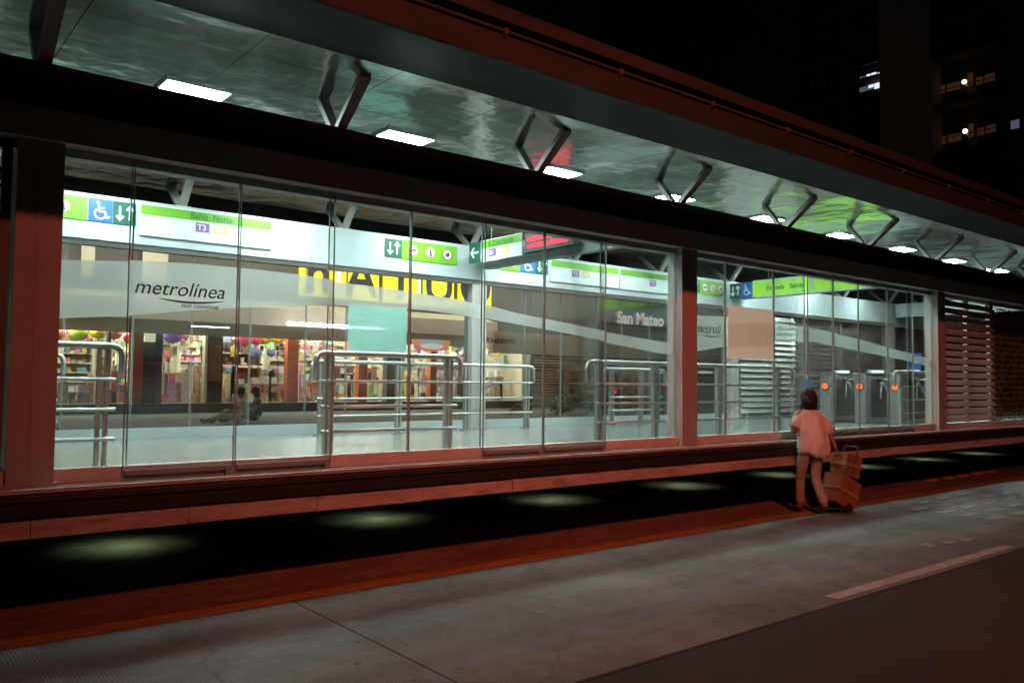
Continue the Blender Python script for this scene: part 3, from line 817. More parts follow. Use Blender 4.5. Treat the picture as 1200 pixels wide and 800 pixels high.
# hanging signs across the platform
XH = 7.56
icon_tile(10.42, 10.12, 3.48, 3.8, 'left', 'dark green left-arrow tile at the end of the hanging route sign', y=XH, frame=face_x, group='hanging sign tiles')
route_sign(10.1, 9.12, 3.47, 3.8, 'A Zona Norte', 0.0, [(-0.2, 'sign_purple', 'B1'), (0.13, 'sign_orange', 'C')], 'hanging route sign across the platform beside the red display', y=XH, frame=face_x)
t = thing('led_display', (XH, 8.6, 3.62), 'red lit display board hanging beside the route sign', 'display')
obj('casing', box(XH - 0.005, XH + 0.09, 8.05, 9.08, 3.5, 3.77), 'sign_black', t)
bm = bmesh.new()
for row, zz in ((0, 3.645), (1, 3.545)):
    yy = 9.02
    while yy > 8.14:
        wv = rnd.uniform(0.03, 0.075)
        bx(bm, XH - 0.009, XH - 0.006, yy - wv, yy, zz + rnd.uniform(0, 0.012), zz + 0.075 + rnd.uniform(-0.012, 0.01))
        yy -= wv + rnd.uniform(0.008, 0.02)
obj('lit_characters', bm, 'led_red', t)
XE = 14.3
icon_tile(10.5, 10.22, 3.42, 3.73, 'arrows', 'dark green arrow tile at the end of the green exit sign', y=XE, frame=face_x, group='hanging sign tiles')
icon_tile(10.215, 9.95, 3.42, 3.73, 'chair', 'blue wheelchair tile on the green exit sign', y=XE, frame=face_x, group='hanging sign tiles')
t = thing('exit_sign', (XE, 8.6, 3.57), 'long bright green hanging sign reading Entrada and Salida', 'sign')
obj('board', box(XE + 0.0, XE + 0.06, 6.95, 9.945, 3.40, 3.75), 'sign_white', t)
bm = bmesh.new()
bx(bm, XE - 0.006, XE - 0.002, 8.66, 9.935, 3.425, 3.725); bx(bm, XE - 0.006, XE - 0.002, 6.98, 8.58, 3.425, 3.725)
obj('green_panel', bm, 'sign_green_lit', t)
for s, yy in (('Entrada', 9.62), ('Salida', 9.1)):
    bm = text_bm(s, 0.13, 0.001, 0, 0.003); put(bm, face_x(XE - 0.009, yy, 3.53)); obj('caption', bm, 'ink_green', t)
# fixings for the hanging boards
for o_, xx, ys in ((None, XH + 0.03, (9.9, 9.3, 8.4)), (None, XE + 0.03, (9.6, 8.62, 7.4))):
    for yy in ys:
        bm = bmesh.new(); tube(bm, [(xx, yy, 3.76), (xx, yy, 4.2)], 0.008, 6)
        obj('hanger_rod', bm, 'rail_metal', st)

# posters
bm = rect(0, 0, 0, 0)
bm.free()
t = obj('poster', box(8.80, 9.79, YF - 0.013, YF - 0.0095, 1.99, 2.66), 'poster_beige')
base_at(t, (9.3, YF - 0.0112, 1.99)); tag(t, 'large beige paper poster taped inside the glass right of the red column', 'poster')
t = obj('poster', box(5.64, 6.62, YB - 0.014, YB - 0.009, 2.0, 2.76), 'poster_teal')
base_at(t, (6.1, YB - 0.0115, 2.0)); tag(t, 'see-through teal poster on the back glass, above the guard rail', 'poster')

# ------------------------------------------------------------------ guard rails
def guard_rail(x0, x1, y, label, left=True, right=True, posts=None, top=FL + 0.985):
    t = thing('guard_rail', ((x0 + x1) / 2, y, FL), label, 'guard rail', 'tubular steel guard rails')
    pts = []
    if left: pts += [(x0, y, top - 0.26)]
    pts += [(x0, y, top), (x1, y, top)]
    if right: pts += [(x1, y, top - 0.26)]
    bm = bmesh.new(); tube(bm, rounded(pts, 0.09), 0.027, 12); obj('top_rail', bm, 'rail_metal', t)
    n = max(2, int(round((x1 - x0) / 1.35)) + 1)
    px = posts or [x0 + 0.14 + (x1 - x0 - 0.28) * k / (n - 1) for k in range(n)]
    for xx in px:
        bm = bmesh.new()
        for dx in (-0.028, 0.028): bx(bm, xx + dx - 0.013, xx + dx + 0.013, y - 0.03, y + 0.03, FL + 0.006, top - 0.026)
        bx(bm, xx - 0.075, xx + 0.075, y - 0.06, y + 0.06, FL + 0.001, FL + 0.012)
        obj('post', bm, 'rail_metal', t)
    for z in (0.26, 0.49, 0.725):
        bm = bmesh.new(); tube(bm, [(min(px) - 0.09, y - 0.032, FL + z), (max(px) + 0.09, y - 0.032, FL + z)], 0.017, 10)
        obj('bar', bm, 'rail_metal', t)
    return t
YR = 7.06
guard_rail(-2.4, 1.74, YR, 'guard rail beside the left column, cut off by the column')
guard_rail(3.4, 5.02, YR, 'short wide-tube guard rail behind the fixed glass left of the middle doors', posts=[3.53, 4.87])
guard_rail(6.86, 11.15, YR, 'long front guard rail running behind the red column and the beige poster', posts=[7.05, 8.05, 9.35, 10.75])
guard_rail(14.3, 15.9, YR, 'guard rail at the far end beside the nearest turnstile', posts=[14.5, 15.6])
YR2 = 10.15
guard_rail(-2.4, 1.9, YR2, 'back guard rail mostly hidden by the left column')
guard_rail(4.83, 8.66, YR2, 'long back guard rail in front of the shop view, behind the teal poster')
guard_rail(10.25, 11.85, YR2, 'short back guard rail left of the red column, under the station name', posts=[10.45, 11.2, 11.65])

# ------------------------------------------------------------------ turnstiles
def turnstile(y, label):
    t = thing('turnstile', (15.68, y, FL), label, 'turnstile', 'turnstiles at the far end of the platform')
    bm = bmesh.new(); bx(bm, -0.3, 0.75, -0.12, 0.12, 0.0, 0.96); bevel(bm, 0.03, 2)
    obj('cabinet', bm, 'cabinet_steel', t, local=True)
    obj('lid', box(-0.32, 0.77, -0.135, 0.135, 0.962, 0.985), 'rail_metal', t, local=True)
    obj('side_panel', box(-0.1, 0.6, -0.126, -0.121, 0.12, 0.86), 'cabinet_dark', t, local=True)
    bm = bmesh.new()
    bmesh.ops.create_cone(bm, cap_ends=True, segments=20, radius1=0.062, radius2=0.062, depth=0.02)
    put(bm, Matrix.Translation((-0.311, 0, 0.72)) @ Matrix.Rotation(R(90), 4, 'Y')); obj('indicator', bm, 'indicator_orange', t, local=True)
    bm = bmesh.new()
    bmesh.ops.create_cone(bm, cap_ends=True, segments=20, radius1=0.085, radius2=0.085, depth=0.012)
    put(bm, Matrix.Translation((-0.303, 0, 0.72)) @ Matrix.Rotation(R(90), 4, 'Y')); obj('indicator_ring', bm, 'cabinet_dark', t, local=True)
    bm = bmesh.new(); ball(bm, (0.2, -0.15, 0.85), (0.06, 0.05, 0.06)); obj('hub', bm, 'cabinet_dark', t, local=True)
    for e in ((0.2, -0.52, 0.86), (0.0, -0.26, 0.48), (0.42, -0.26, 0.5)):
        bm = bmesh.new(); tube(bm, [(0.2, -0.17, 0.85), e], 0.018, 8); obj('arm', bm, 'rail_metal', t, local=True)
    obj('display', box(0.2, 0.45, -0.1, 0.1, 0.99, 1.04), 'display_white', t, local=True)
    obj('ready_lamp', box(0.0, 0.05, -0.06, 0.0, 0.99, 1.03), 'display_green', t, local=True)
    return t
turnstile(9.0, 'turnstile with orange lamp right behind the walking person, farthest from the front glass')
turnstile(8.28, 'middle turnstile of three with an orange lamp')
turnstile(7.58, 'turnstile with orange lamp nearest the front glass and end guard rail')
bm = bmesh.new()
for xx in (-0.58, 0.0, 0.58): bx(bm, xx - 0.016, xx + 0.016, -0.016, 0.016, 0, 0.948)
for z in (0.3, 0.95): bx(bm, -0.6, 0.6, -0.012, 0.012, z, z + 0.03)
o = obj('barrier', bm, 'rail_metal'); obj('notice', box(-0.13, 0.13, -0.034, -0.018, 0.62, 0.86), 'sign_blue', o); o.location = (16.5, 10.1, FL); tag(o, 'low barrier bearing a small blue notice behind the walking person', 'barrier')
for x, z, m, l in ((19.6, 2.0, 'sign_blue', 'small blue notice at the far end beyond the turnstiles'), (20.1, 2.05, 'sign_orange', 'small yellow notice at the far end beyond the turnstiles')):
    bm = bmesh.new(); bx(bm, -0.02, 0.0, -0.16, 0.16, 0, 0.42); bx(bm, 0.001, 0.03, -0.02, 0.02, -z + FL, 0.4)
    o = obj('notice_board', bm, m); o.location = (x, 9.2 if m == 'sign_blue' else 8.9, z); tag(o, l, 'notice')

# lights under the platform
names2 = ['nearest', 'second', 'third', 'fourth', 'fifth', 'sixth', 'seventh', 'eighth']
for k in range(8):
    x = 2.25 + 2.83 * k
    t = thing('undercroft_light', (x, 8.85, 0.598), 'round downlight under the platform edge, %s of its row' % names2[k], 'light', 'downlights under the platform')
    bm = bmesh.new(); bmesh.ops.create_cone(bm, cap_ends=True, segments=16, radius1=0.09, radius2=0.08, depth=0.04); put(bm, Matrix.Translation((0, 0, -0.02)))
    obj('housing', bm, 'dark_steel', t, local=True)
    bm = bmesh.new(); bmesh.ops.create_cone(bm, cap_ends=True, segments=16, radius1=0.06, radius2=0.06, depth=0.006); put(bm, Matrix.Translation((0, 0, -0.0435)))
    obj('lens', bm, 'lens_light', t, local=True)
    ld = bpy.data.lights.new('downlight', 'SPOT'); ld.energy = 19.0; ld.color = (0.85, 1.0, 0.55); ld.spot_size = R(118); ld.spot_blend = 1.0; ld.shadow_soft_size = 0.06
    lo = bpy.data.objects.new('downlight', ld); COL.objects.link(lo); lo.parent = t; lo.location = (0, 0, -0.055)

# ------------------------------------------------------------------ people
def skinned(nodes, edges, root, sub=2):
    "nodes: name -> (point, radius or (rx, ry))"
    keys = list(nodes); me = bpy.data.meshes.new('person'); 
    me.from_pydata([nodes[k][0] for k in keys], [(keys.index(a), keys.index(b)) for a, b in edges], [])
    o = bpy.data.objects.new('person', me); COL.objects.link(o)
    sk = o.modifiers.new('skin', 'SKIN'); sk.use_smooth_shade = True; sk.branch_smoothing = 0.6
    sv = me.skin_vertices[0].data
    for i, k in enumerate(keys):
        r_ = nodes[k][1]
        sv[i].radius = r_ if isinstance(r_, tuple) else (r_, r_)
        sv[i].use_root = (k == root)
    sb = o.modifiers.new('sub', 'SUBSURF'); sb.levels = sub; sb.render_levels = sub
    bpy.context.view_layer.update()
    m2 = bpy.data.meshes.new_from_object(o.evaluated_get(bpy.context.evaluated_depsgraph_get()))
    bm = bmesh.new(); bm.from_mesh(m2)
    for f in bm.faces: f.smooth = True
    bpy.data.objects.remove(o); bpy.data.meshes.remove(me); bpy.data.meshes.remove(m2)
    return bm
def merge(a, b):
    me = bpy.data.meshes.new('tmp'); b.to_mesh(me); b.free(); a.from_mesh(me); bpy.data.meshes.remove(me)
def hand(bm, wrist, tip, side, curl=0.5):
    "palm and five fingers from the wrist along the direction of tip; side = direction of the thumb"
    w = Vector(wrist); u = (Vector(tip) - w).normalized(); s = Vector(side); s = (s - u * s.dot(u)).normalized(); n = u.cross(s)
    palm = w + u * 0.085
    merge(bm, skinned({'w': (tuple(w), 0.024), 'p': (tuple(w + u * 0.045), (0.036, 0.018)), 'k': (tuple(palm), (0.038, 0.017))}, [('w', 'p'), ('p', 'k')], 'w', 1))
    for i, ln in enumerate((0.068, 0.076, 0.07, 0.055)):
        o = palm - u * 0.012 + s * (0.028 - 0.019 * i)
        a = o + u * ln * 0.5 + n * ln * 0.25 * curl; b = a + u * ln * 0.3 + n * ln * 0.4 * curl
        merge(bm, skinned({'a': (tuple(o), 0.009), 'b': (tuple(a), 0.0085), 'c': (tuple(b), 0.007)}, [('a', 'b'), ('b', 'c')], 'a', 1))
    o = w + u * 0.035 + s * 0.026; a = o + s * 0.03 + u * 0.025 + n * 0.008; b = a + u * 0.03 + n * 0.012
    merge(bm, skinned({'a': (tuple(o), 0.012), 'b': (tuple(a), 0.0105), 'c': (tuple(b), 0.008)}, [('a', 'b'), ('b', 'c')], 'a', 1))
def face(bm, c, fwd, up, s=1.0):
    c = Vector(c); f = Vector(fwd).normalized(); u = Vector(up).normalized(); r_ = f.cross(u)
    rot = Matrix((r_, f, u)).transposed()
    ball(bm, c + f * 0.098 * s - u * 0.012 * s, (0.013 * s, 0.018 * s, 0.024 * s), 8, 6, rot=rot)
    for q in (-1, 1):
        ball(bm, c + f * 0.083 * s + r_ * 0.032 * q * s + u * 0.012 * s, (0.014 * s, 0.009 * s, 0.008 * s), 8, 6, rot=rot)
        ball(bm, c + r_ * 0.078 * q * s - u * 0.005 * s - f * 0.008 * s, (0.012 * s, 0.02 * s, 0.03 * s), 8, 6, rot=rot)
    ball(bm, c + f * 0.085 * s - u * 0.052 * s, (0.024 * s, 0.01 * s, 0.008 * s), 8, 6, rot=rot)

def person(J, loc, rotz, label, shirt, trousers, hairstyle='short', group=None, sleeves=0.6, hands=True, head_dir=(0, 1, 0)):
    t = thing('person', loc, label, 'person', group, rotz)
    n = {}
    rad = dict(pelvis=(0.125, 0.095), waist=(0.115, 0.088), chest=(0.135, 0.095), neckbase=(0.075, 0.06), neck=0.045, jaw=0.06, skull=(0.078, 0.088), crown=0.055)
    for k, r_ in rad.items(): n[k] = (J[k], r_)
    e = [('pelvis', 'waist'), ('waist', 'chest'), ('chest', 'neckbase'), ('neckbase', 'neck'), ('neck', 'jaw'), ('jaw', 'skull'), ('skull', 'crown')]
    for s in 'lr':
        n['sh' + s] = (J['sh' + s], 0.056); n['el' + s] = (J['el' + s], 0.038); n['wr' + s] = (J['wr' + s], 0.026)
        n['hip' + s] = (J['hip' + s], 0.088); n['kn' + s] = (J['kn' + s], 0.055); n['an' + s] = (J['an' + s], 0.036); n['toe' + s] = (J['toe' + s], (0.036, 0.024))
        e += [('neckbase', 'sh' + s), ('sh' + s, 'el' + s), ('el' + s, 'wr' + s), ('pelvis', 'hip' + s), ('hip' + s, 'kn' + s), ('kn' + s, 'an' + s), ('an' + s, 'toe' + s)]
    bm = skinned(n, e, 'pelvis')
    up = Vector(J['skull']) - Vector(J['neck'])
    face(bm, J['skull'], head_dir, up)
    if hands:
        for s in 'lr':
            w = Vector(J['wr' + s]); hd = Vector(J.get('hand' + s, w + (w - Vector(J['el' + s]))))
            hand(bm, w, hd, J.get('thumb' + s, (0, 1, 0.2)), 0.9)
    obj('body', bm, 'skin', t, local=True)
    # clothes follow the same joints, a little wider
    c = {}
    def mid(a, b, k): return tuple(Vector(J[a]).lerp(Vector(J[b]), k))
    for k, r_ in (('pelvis', (0.142, 0.112)), ('waist', (0.135, 0.108)), ('chest', (0.152, 0.115)), ('neckbase', (0.085, 0.07))): c[k] = (J[k], r_)
    ce = [('pelvis', 'waist'), ('waist', 'chest'), ('chest', 'neckbase')]
    for s in 'lr':
        c['sh' + s] = (J['sh' + s], 0.072); c['sl' + s] = (mid('sh' + s, 'el' + s, sleeves), 0.056)
        ce += [('neckbase', 'sh' + s), ('sh' + s, 'sl' + s)]
    obj('shirt', skinned(c, ce, 'pelvis'), shirt, t, local=True)
    c = {'pelvis': (J['pelvis'], (0.148, 0.118)), 'belt': (mid('pelvis', 'waist', 0.45), (0.138, 0.108))}
    ce = [('pelvis', 'belt')]
    for s in 'lr':
        c['hip' + s] = (J['hip' + s], 0.099); c['kn' + s] = (J['kn' + s], 0.067); c['md' + s] = (mid('kn' + s, 'an' + s, 0.55), 0.06); c['an' + s] = (mid('kn' + s, 'an' + s, 0.95), 0.062)
        ce += [('pelvis', 'hip' + s), ('hip' + s, 'kn' + s), ('kn' + s, 'md' + s), ('md' + s, 'an' + s)]
    obj('trousers', skinned(c, ce, 'pelvis'), trousers, t, local=True)
    for s in 'lr':
        a, b = Vector(J['an' + s]), Vector(J['toe' + s])
        fwd = (b - a); fwd.z = 0; fwd.normalize()
        c = {'h': (tuple(a - fwd * 0.045 + Vector((0, 0, -0.035))), (0.04, 0.036)), 'a': (tuple(a + fwd * 0.03 + Vector((0, 0, -0.03))), (0.045, 0.042)), 't': (tuple(b + fwd * 0.03), (0.044, 0.026))}
        obj('shoe', skinned(c, [('h', 'a'), ('a', 't')], 'h', 1), 'shoe_leather', t, local=True)
    # hair
    bm = bmesh.new()
    hd = Vector(head_dir).normalized(); sk = Vector(J['skull'])
    ball(bm, sk - hd * 0.022 + Vector((0, 0, 0.022)), (0.098, 0.104, 0.105), 18, 12, 0.05)
    if hairstyle == 'long':
        ball(bm, sk - hd * 0.05 - Vector((0, 0, 0.07)), (0.098, 0.075, 0.12), 16, 10, 0.06)
    obj('hair', bm, 'hair', t, local=True)
    return t

# the walker: forward = +Y of its own frame
J = dict(pelvis=(0, 0, 0.86), waist=(0, 0.0, 1.0), chest=(0.0, 0.03, 1.17), neckbase=(0, 0.04, 1.30), neck=(0, 0.055, 1.37), jaw=(0, 0.075, 1.43), skull=(0, 0.08, 1.495), crown=(0, 0.075, 1.555),
         shl=(-0.175, 0.04, 1.275), shr=(0.175, 0.03, 1.265), ell=(-0.235, 0.03, 1.03), elr=(0.25, -0.05, 1.02), wrl=(-0.17, 0.16, 1.12), wrr=(0.29, -0.13, 0.82),
         handl=(-0.1, 0.1, 1.25), handr=(0.31, -0.18, 0.70), thumbl=(0.3, 0, 0.2), thumbr=(-0.4, 0.8, 0),
         hipl=(-0.088, 0.01, 0.80), hipr=(0.088, -0.01, 0.80), knl=(-0.075, 0.13, 0.46), knr=(0.065, 0.01, 0.45), anl=(-0.07, 0.14, 0.08), anr=(0.05, -0.22, 0.125),
         toel=(-0.085, 0.27, 0.03), toer=(0.055, -0.10, 0.04))
PW = atg(951, 602)
ANG = R(-22)
walker = person(J, (PW.x, PW.y, 0.006), ANG, 'dark-haired person in a loose white shirt walking on the bus lane, pulling two brown cartons', 'white_cloth', 'pale_trousers', 'long')
for ch in list(walker.children):
    if ch.name.startswith('shirt'): bpy.data.objects.remove(ch)
def loose_shirt(rings, sleeve, seed):
    "loose shirt: a closed body of uneven rings hanging from the shoulders, plus short sleeves"
    bm = bmesh.new(); n = 36; R_ = []
    for q, (c, rx, ry) in enumerate(rings):
        ring = []
        for k in range(n):
            a = 2 * math.pi * k / n
            low = q / (len(rings) - 1)
            f = 1 + low * (0.07 * math.sin(a * 5 + q * 0.5 + seed) + 0.045 * math.sin(a * 9 - q * 0.8) + 0.03 * math.sin(a * 14 + q))
            ring.append(bm.verts.new((c[0] + rx * f * math.cos(a), c[1] + ry * f * math.sin(a), c[2] + (0.035 * math.sin(a * 2 + 1) + 0.012 * math.sin(a * 7)) * (low > 0.95) + 0.008 * math.sin(a * 3 + q * 1.7) * low)))
        R_.append(ring)
    for A, B in zip(R_, R_[1:]):
        for k in range(n):
            f = bm.faces.new((A[k], B[k], B[(k + 1) % n], A[(k + 1) % n])); f.smooth = True
    bm.faces.new(R_[0]); bm.faces.new(R_[-1][::-1])
    bmesh.ops.subdivide_edges(bm, edges=[e for e in bm.edges if len(e.link_faces) == 2], cuts=1, use_grid_fill=True, smooth=0.6)
    for a, b, c in sleeve: tube(bm, [a, Vector(a).lerp(Vector(b), 0.25), Vector(a).lerp(Vector(b), 0.6), b], [c * 0.8, c, c * 1.02, c * 1.12], 14)
    for f in bm.faces: f.smooth = True
    return bm
rings = [((0, 0.045, 1.335), 0.07, 0.06), ((0, 0.04, 1.32), 0.125, 0.08), ((0.0, 0.03, 1.285), 0.18, 0.1), ((0.0, 0.025, 1.24), 0.208, 0.118), ((0.005, 0.01, 1.17), 0.205, 0.14), ((0.01, -0.01, 1.05), 0.2, 0.16),
         ((0.015, -0.02, 0.93), 0.21, 0.172), ((0.02, -0.02, 0.83), 0.212, 0.172), ((0.02, -0.015, 0.745), 0.19, 0.155)]
obj('shirt', loose_shirt(rings, [((0.135, 0.025, 1.255), (0.25, -0.035, 1.02), 0.082), ((-0.135, 0.03, 1.255), (-0.22, 0.03, 1.10), 0.078)], 0.4), 'white_cloth', walker, local=True)
bm = bmesh.new()
for k in range(46):   # strands of hair hanging over the neck
    a = R(180 + 8 * (k % 23) - 2); q = 0.085 + 0.012 * (k // 23)
    p0 = Vector((q * math.cos(a), 0.06 + q * math.sin(a) * 1.0, 1.52)); ln = rnd.uniform(0.14, 0.24)
    tube(bm, [p0, p0 + Vector((rnd.uniform(-.012, .012), -0.012, -ln * 0.55)), p0 + Vector((rnd.uniform(-.02, .02), rnd.uniform(-0.02, .02), -ln))], [0.02, 0.018, 0.004], 5)
obj('hair_strands', bm, 'hair', walker, local=True)

# cartons on a hand cart
PC = atg(981, 599)
rotc = math.atan2(r0.y, r0.x) + R(24)
t = thing('hand_cart', (PC.x, PC.y, 0.005), 'small two-wheeled hand cart under the two brown cartons', 'hand cart', None, rotc)
tilt = Matrix.Rotation(R(14), 4, 'Y')
bm = bmesh.new()
for s in (-1, 1): tube(bm, rounded([(0.0, s * 0.13, 0.06), (0.27, s * 0.12, 0.84), (0.27, 0, 0.84)], 0.04), 0.011, 8)
bx(bm, -0.27, 0.0, -0.15, 0.15, 0.052, 0.064)
obj('frame', bm, 'cabinet_dark', t, local=True)
for s in (-1, 1):
    bm = bmesh.new(); bmesh.ops.create_cone(bm, cap_ends=True, segments=18, radius1=0.06, radius2=0.06, depth=0.03)
    put(bm, Matrix.Translation((0.02, s * 0.175, 0.06)) @ Matrix.Rotation(R(90), 4, 'X')); obj('wheel', bm, 'rubber', t, local=True)
def carton(w, dp, h, local, label, tiltdeg):
    o = thing('carton', Vector((PC.x, PC.y, 0.005)) + Matrix.Rotation(rotc, 3, 'Z') @ Vector(local), label, 'carton', 'cartons on the hand cart')
    o.rotation_euler = (Matrix.Rotation(rotc, 3, 'Z') @ Matrix.Rotation(R(tiltdeg), 3, 'Y')).to_euler()
    bm = box(-w / 2, w / 2, -dp / 2, dp / 2, 0, h)
    bmesh.ops.subdivide_edges(bm, edges=list(bm.edges), cuts=5, use_grid_fill=True)
    for v in bm.verts:
        c_ = Vector((0, 0, h / 2)); q = (v.co - c_)
        b_ = (1 - (2 * q.x / w) ** 2) * 0.25 + (1 - (2 * q.y / dp) ** 2) * 0.25
        v.co = c_ + q * (1 + 0.07 * b_ + rnd.uniform(-0.006, 0.006))
    obj('box', bm, 'carton', o, local=True)
    bm = bmesh.new(); e = 0.012
    for zz in (h * 0.5,):
        bx(bm, -w / 2 - e, w / 2 + e, -dp / 2 - e - 0.003, -dp / 2 - e, zz - 0.022, zz + 0.022); bx(bm, -w / 2 - e, w / 2 + e, dp / 2 + e, dp / 2 + e + 0.003, zz - 0.022, zz + 0.022)
        bx(bm, -w / 2 - e - 0.003, -w / 2 - e, -dp / 2 - e, dp / 2 + e, zz - 0.022, zz + 0.022); bx(bm, w / 2 + e, w / 2 + e + 0.003, -dp / 2 - e, dp / 2 + e, zz - 0.022, zz + 0.022)
    obj('tape', bm, 'tape', o, local=True)
    return o
carton(0.34, 0.33, 0.37, (-0.05, 0, 0.09), 'larger brown taped carton at the bottom of the hand cart', 27)
carton(0.27, 0.25, 0.29, (0.13, 0, 0.455), 'smaller brown carton strapped on top of the larger one', 15)

# ------------------------------------------------------------------ far pavement, shop and other buildings across the other lane
PV = 0.62
tag(obj('pavement', box(-30, 80, 17.5, 60, -0.005, PV), 'dark_ground'), kind='structure')
YSH = 26.0; SF = 0.9; 
def sx(x): return PX(x, YSH)
shop = thing('shop', (12, YSH, PV), 'brightly lit open-fronted shop with yellow sign seen through the station', 'shop')
SX0, SX1 = -4.0, sx(617)
bm = bmesh.new()
bx(bm, SX0, SX1, YSH, YSH + 6, PV, SF)
obj('plinth', bm, 'shop_dark', shop)
bm = bmesh.new()
bx(bm, SX0, SX1, YSH + 5.0, YSH + 5.2, SF, 3.6); bx(bm, SX0 - 0.2, SX0, YSH, YSH + 5.2, PV, 3.6); bx(bm, SX1, SX1 + 0.2, YSH, YSH + 5.2, PV, 3.6)
obj('inner_wall', bm, 'shop_pale', shop)
obj('shop_ceiling', box(SX0, SX1, YSH, YSH + 5.0, 3.5, 3.58), 'shop_pale', shop)
obj('shop_floor', box(SX0, SX1, YSH + 0.02, YSH + 5, SF + 0.002, SF + 0.02), 'shop_floor', shop)
bm = bmesh.new()
prism_x(bm, [(YSH - 1.2, 3.35), (YSH - 0.05, 3.0), (YSH - 0.05, 4.2), (YSH - 1.2, 3.9)], SX0, sx(560))
obj('awning', bm, 'shop_wall', shop)
bm = bmesh.new()
bx(bm, SX0, SX1 + 6, YSH + 0.0, YSH + 0.3, 3.6, 8.5)
obj('fill_bar', box(SX0, SX1 + 6, YSH - 2.3, YSH - 2.2, 6.5, 6.55), 'fill_bar', shop)  # fill light added out of sight to brighten the awning and fascia
bm2 = bmesh.new()
for k in range(9): bx(bm2, SX0 + 0.5 + k * 3.4, SX0 + 0.56 + k * 3.4, YSH - 2.2, YSH, 6.552, 6.6)
obj('fill_bar_bracket', bm2, 'dark_steel', shop)  # brackets made up to carry the added bar
obj('upper_wall', bm, 'shop_grey', shop)
# yellow sign: dark letters on yellow boards, white spacers
ysg = YSH - 0.3
sg = thing('shop_sign', (15.5, ysg, 4.4), 'long lit yellow sign with big dark letters above the shop', 'sign')
for (xa, xb), ch in zip(((351, 394), (402, 444), (450, 489), (497, 532), (538, 576)), 'hAIUO'):
    a, b = PX(xa, ysg, 330), PX(xb, ysg, 330)
    brd = obj('letter_board', box(a, b, ysg, ysg + 0.1, 4.45, 6.0), 'yellow_board', sg)
    bm = text_bm(ch, 1.9, 0.01, 0, 0.02, 'CENTER')
    put(bm, face_y((a + b) / 2, ysg - 0.015, 4.62)); obj('letter', bm, 'sign_black', brd)
for xa, xb in ((395, 400), (489.5, 493.5)):
    obj('spacer', box(PX(xa, ysg, 330), PX(xb, ysg, 330), ysg, ysg + 0.1, 4.45, 6.0), 'pale_board', sg)
# upper coloured boards left of the sign
bm = bmesh.new()
for xa, xb in ((88, 104), (160, 190)): bx(bm, sx(xa), sx(xb), YSH - 0.25, YSH - 0.2, 4.5, 6.2)
obj('upper_panel', bm, 'cream_paint', shop)
# pillars
for xa, xb, y0, y1, m in ((126, 129, 383, 478, 'shop_dark'), (153, 167.5, 398, 473, 'orange_paint'), (182, 190, 384, 480, 'shop_dark'), (240, 243, 384, 474, 'cream_paint'),
                          (337, 350, 415, 473, 'orange_paint'), (421, 431, 418, 472, 'orange_paint'), (449, 454, 418, 471, 'cream_paint'), (505, 512, 418, 472, 'orange_paint'), (612, 617, 408, 480, 'cream_paint')):
    obj('pillar', box(sx(xa), sx(xb), YSH + 0.03, YSH + 0.3, PV + 0.002 if y1 > 475 else SF + 0.022, 3.49), m, shop)
for xa, xb, y0, y1, m in ((168, 182, 400, 470, 'shop_dark'), (243, 262, 386, 478, 'shop_dark'), (455, 472, 418, 474, 'shop_dark')):
    obj('dark_panel', box(sx(xa), sx(xb), YSH + 0.12, YSH + 0.2, SF + 0.022, PZ(xa, y0, YSH)), m, shop)
obj('white_panel', box(sx(169), sx(181.5), YSH + 0.05, YSH + 0.1, PZ(175, 400, YSH), PZ(175, 384, YSH)), 'pale_board', shop)
obj('door', box(sx(245), sx(260), YSH + 0.06, YSH + 0.1, SF + 0.7, PZ(250, 404, YSH)), 'brown_wood', shop)
for k in range(8):
    obj('lamp_panel', box(SX0 + 1.5 + k * 3.0, SX0 + 3.7 + k * 3.0, YSH + 0.42, YSH + 0.62, 3.45, 3.495), 'shop_light', shop)
    obj('lamp_panel', box(SX0 + 1.5 + k * 3.0, SX0 + 3.7 + k * 3.0, YSH + 3.6, YSH + 3.8, 3.45, 3.495), 'shop_light', shop)
bm = bmesh.new(); a, b = at(223, 395.5, 25.2), at(268, 398.5, 25.2)
tube(bm, [(a.x, 25.2, 3.27), (b.x, 25.2, 3.27)], 0.045, 8)
o = obj('tube_lamp', bm, 'tube_light'); base_at(o, ((a.x + b.x) / 2, 25.2, 3.27)); tag(o, 'short fluorescent tube over the left part of the shop front', 'lamp', 'fluorescent tubes at the shop front')
bm = bmesh.new(); a, b = at(337, 379.5, 24.0), at(448, 385, 24.0); zz = at(392, 382, 24.0).z
tube(bm, [(a.x, 24.0, zz), (b.x, 24.0, zz)], 0.05, 8)
o = obj('tube_lamp', bm, 'tube_light'); base_at(o, ((a.x + b.x) / 2, 24.0, zz)); tag(o, 'long fluorescent tube seen partly through the teal poster', 'lamp', 'fluorescent tubes at the shop front')
# oval logo board and caption
t = thing('oval_sign', at(505, 400, 25.4), 'oval orange, pale blue and pink sign board left of the second column', 'sign')
c = at(505, 400, 25.4)
for rx, rz, dz, m, nm, yy in ((0.85, 0.42, 0.05, 'lit_orange', 'board', 0.0), (0.55, 0.2, 0.05, 'lit_sky', 'emblem', -0.02), (0.8, 0.13, -0.22, 'lit_rose', 'pink_stripe', -0.04), (0.5, 0.1, -0.18, 'pale_board', 'white_stripe', -0.06)):
    bm = bmesh.new(); poly(bm, [(c.x + rx * math.cos(2 * math.pi * k / 28), c.y + yy, c.z + dz + rz * math.sin(2 * math.pi * k / 28)) for k in range(28)], (0, -1, 0), 0.015)
    obj(nm, bm, m, t)
fb = obj('corner_fascia', box(sx(548), sx(760), YSH - 1.6, YSH - 1.3, 2.75, 3.55), 'shop_wall', shop)
pa = at(564, 401, YSH - 1.61); pb = at(603, 401, YSH - 1.61)
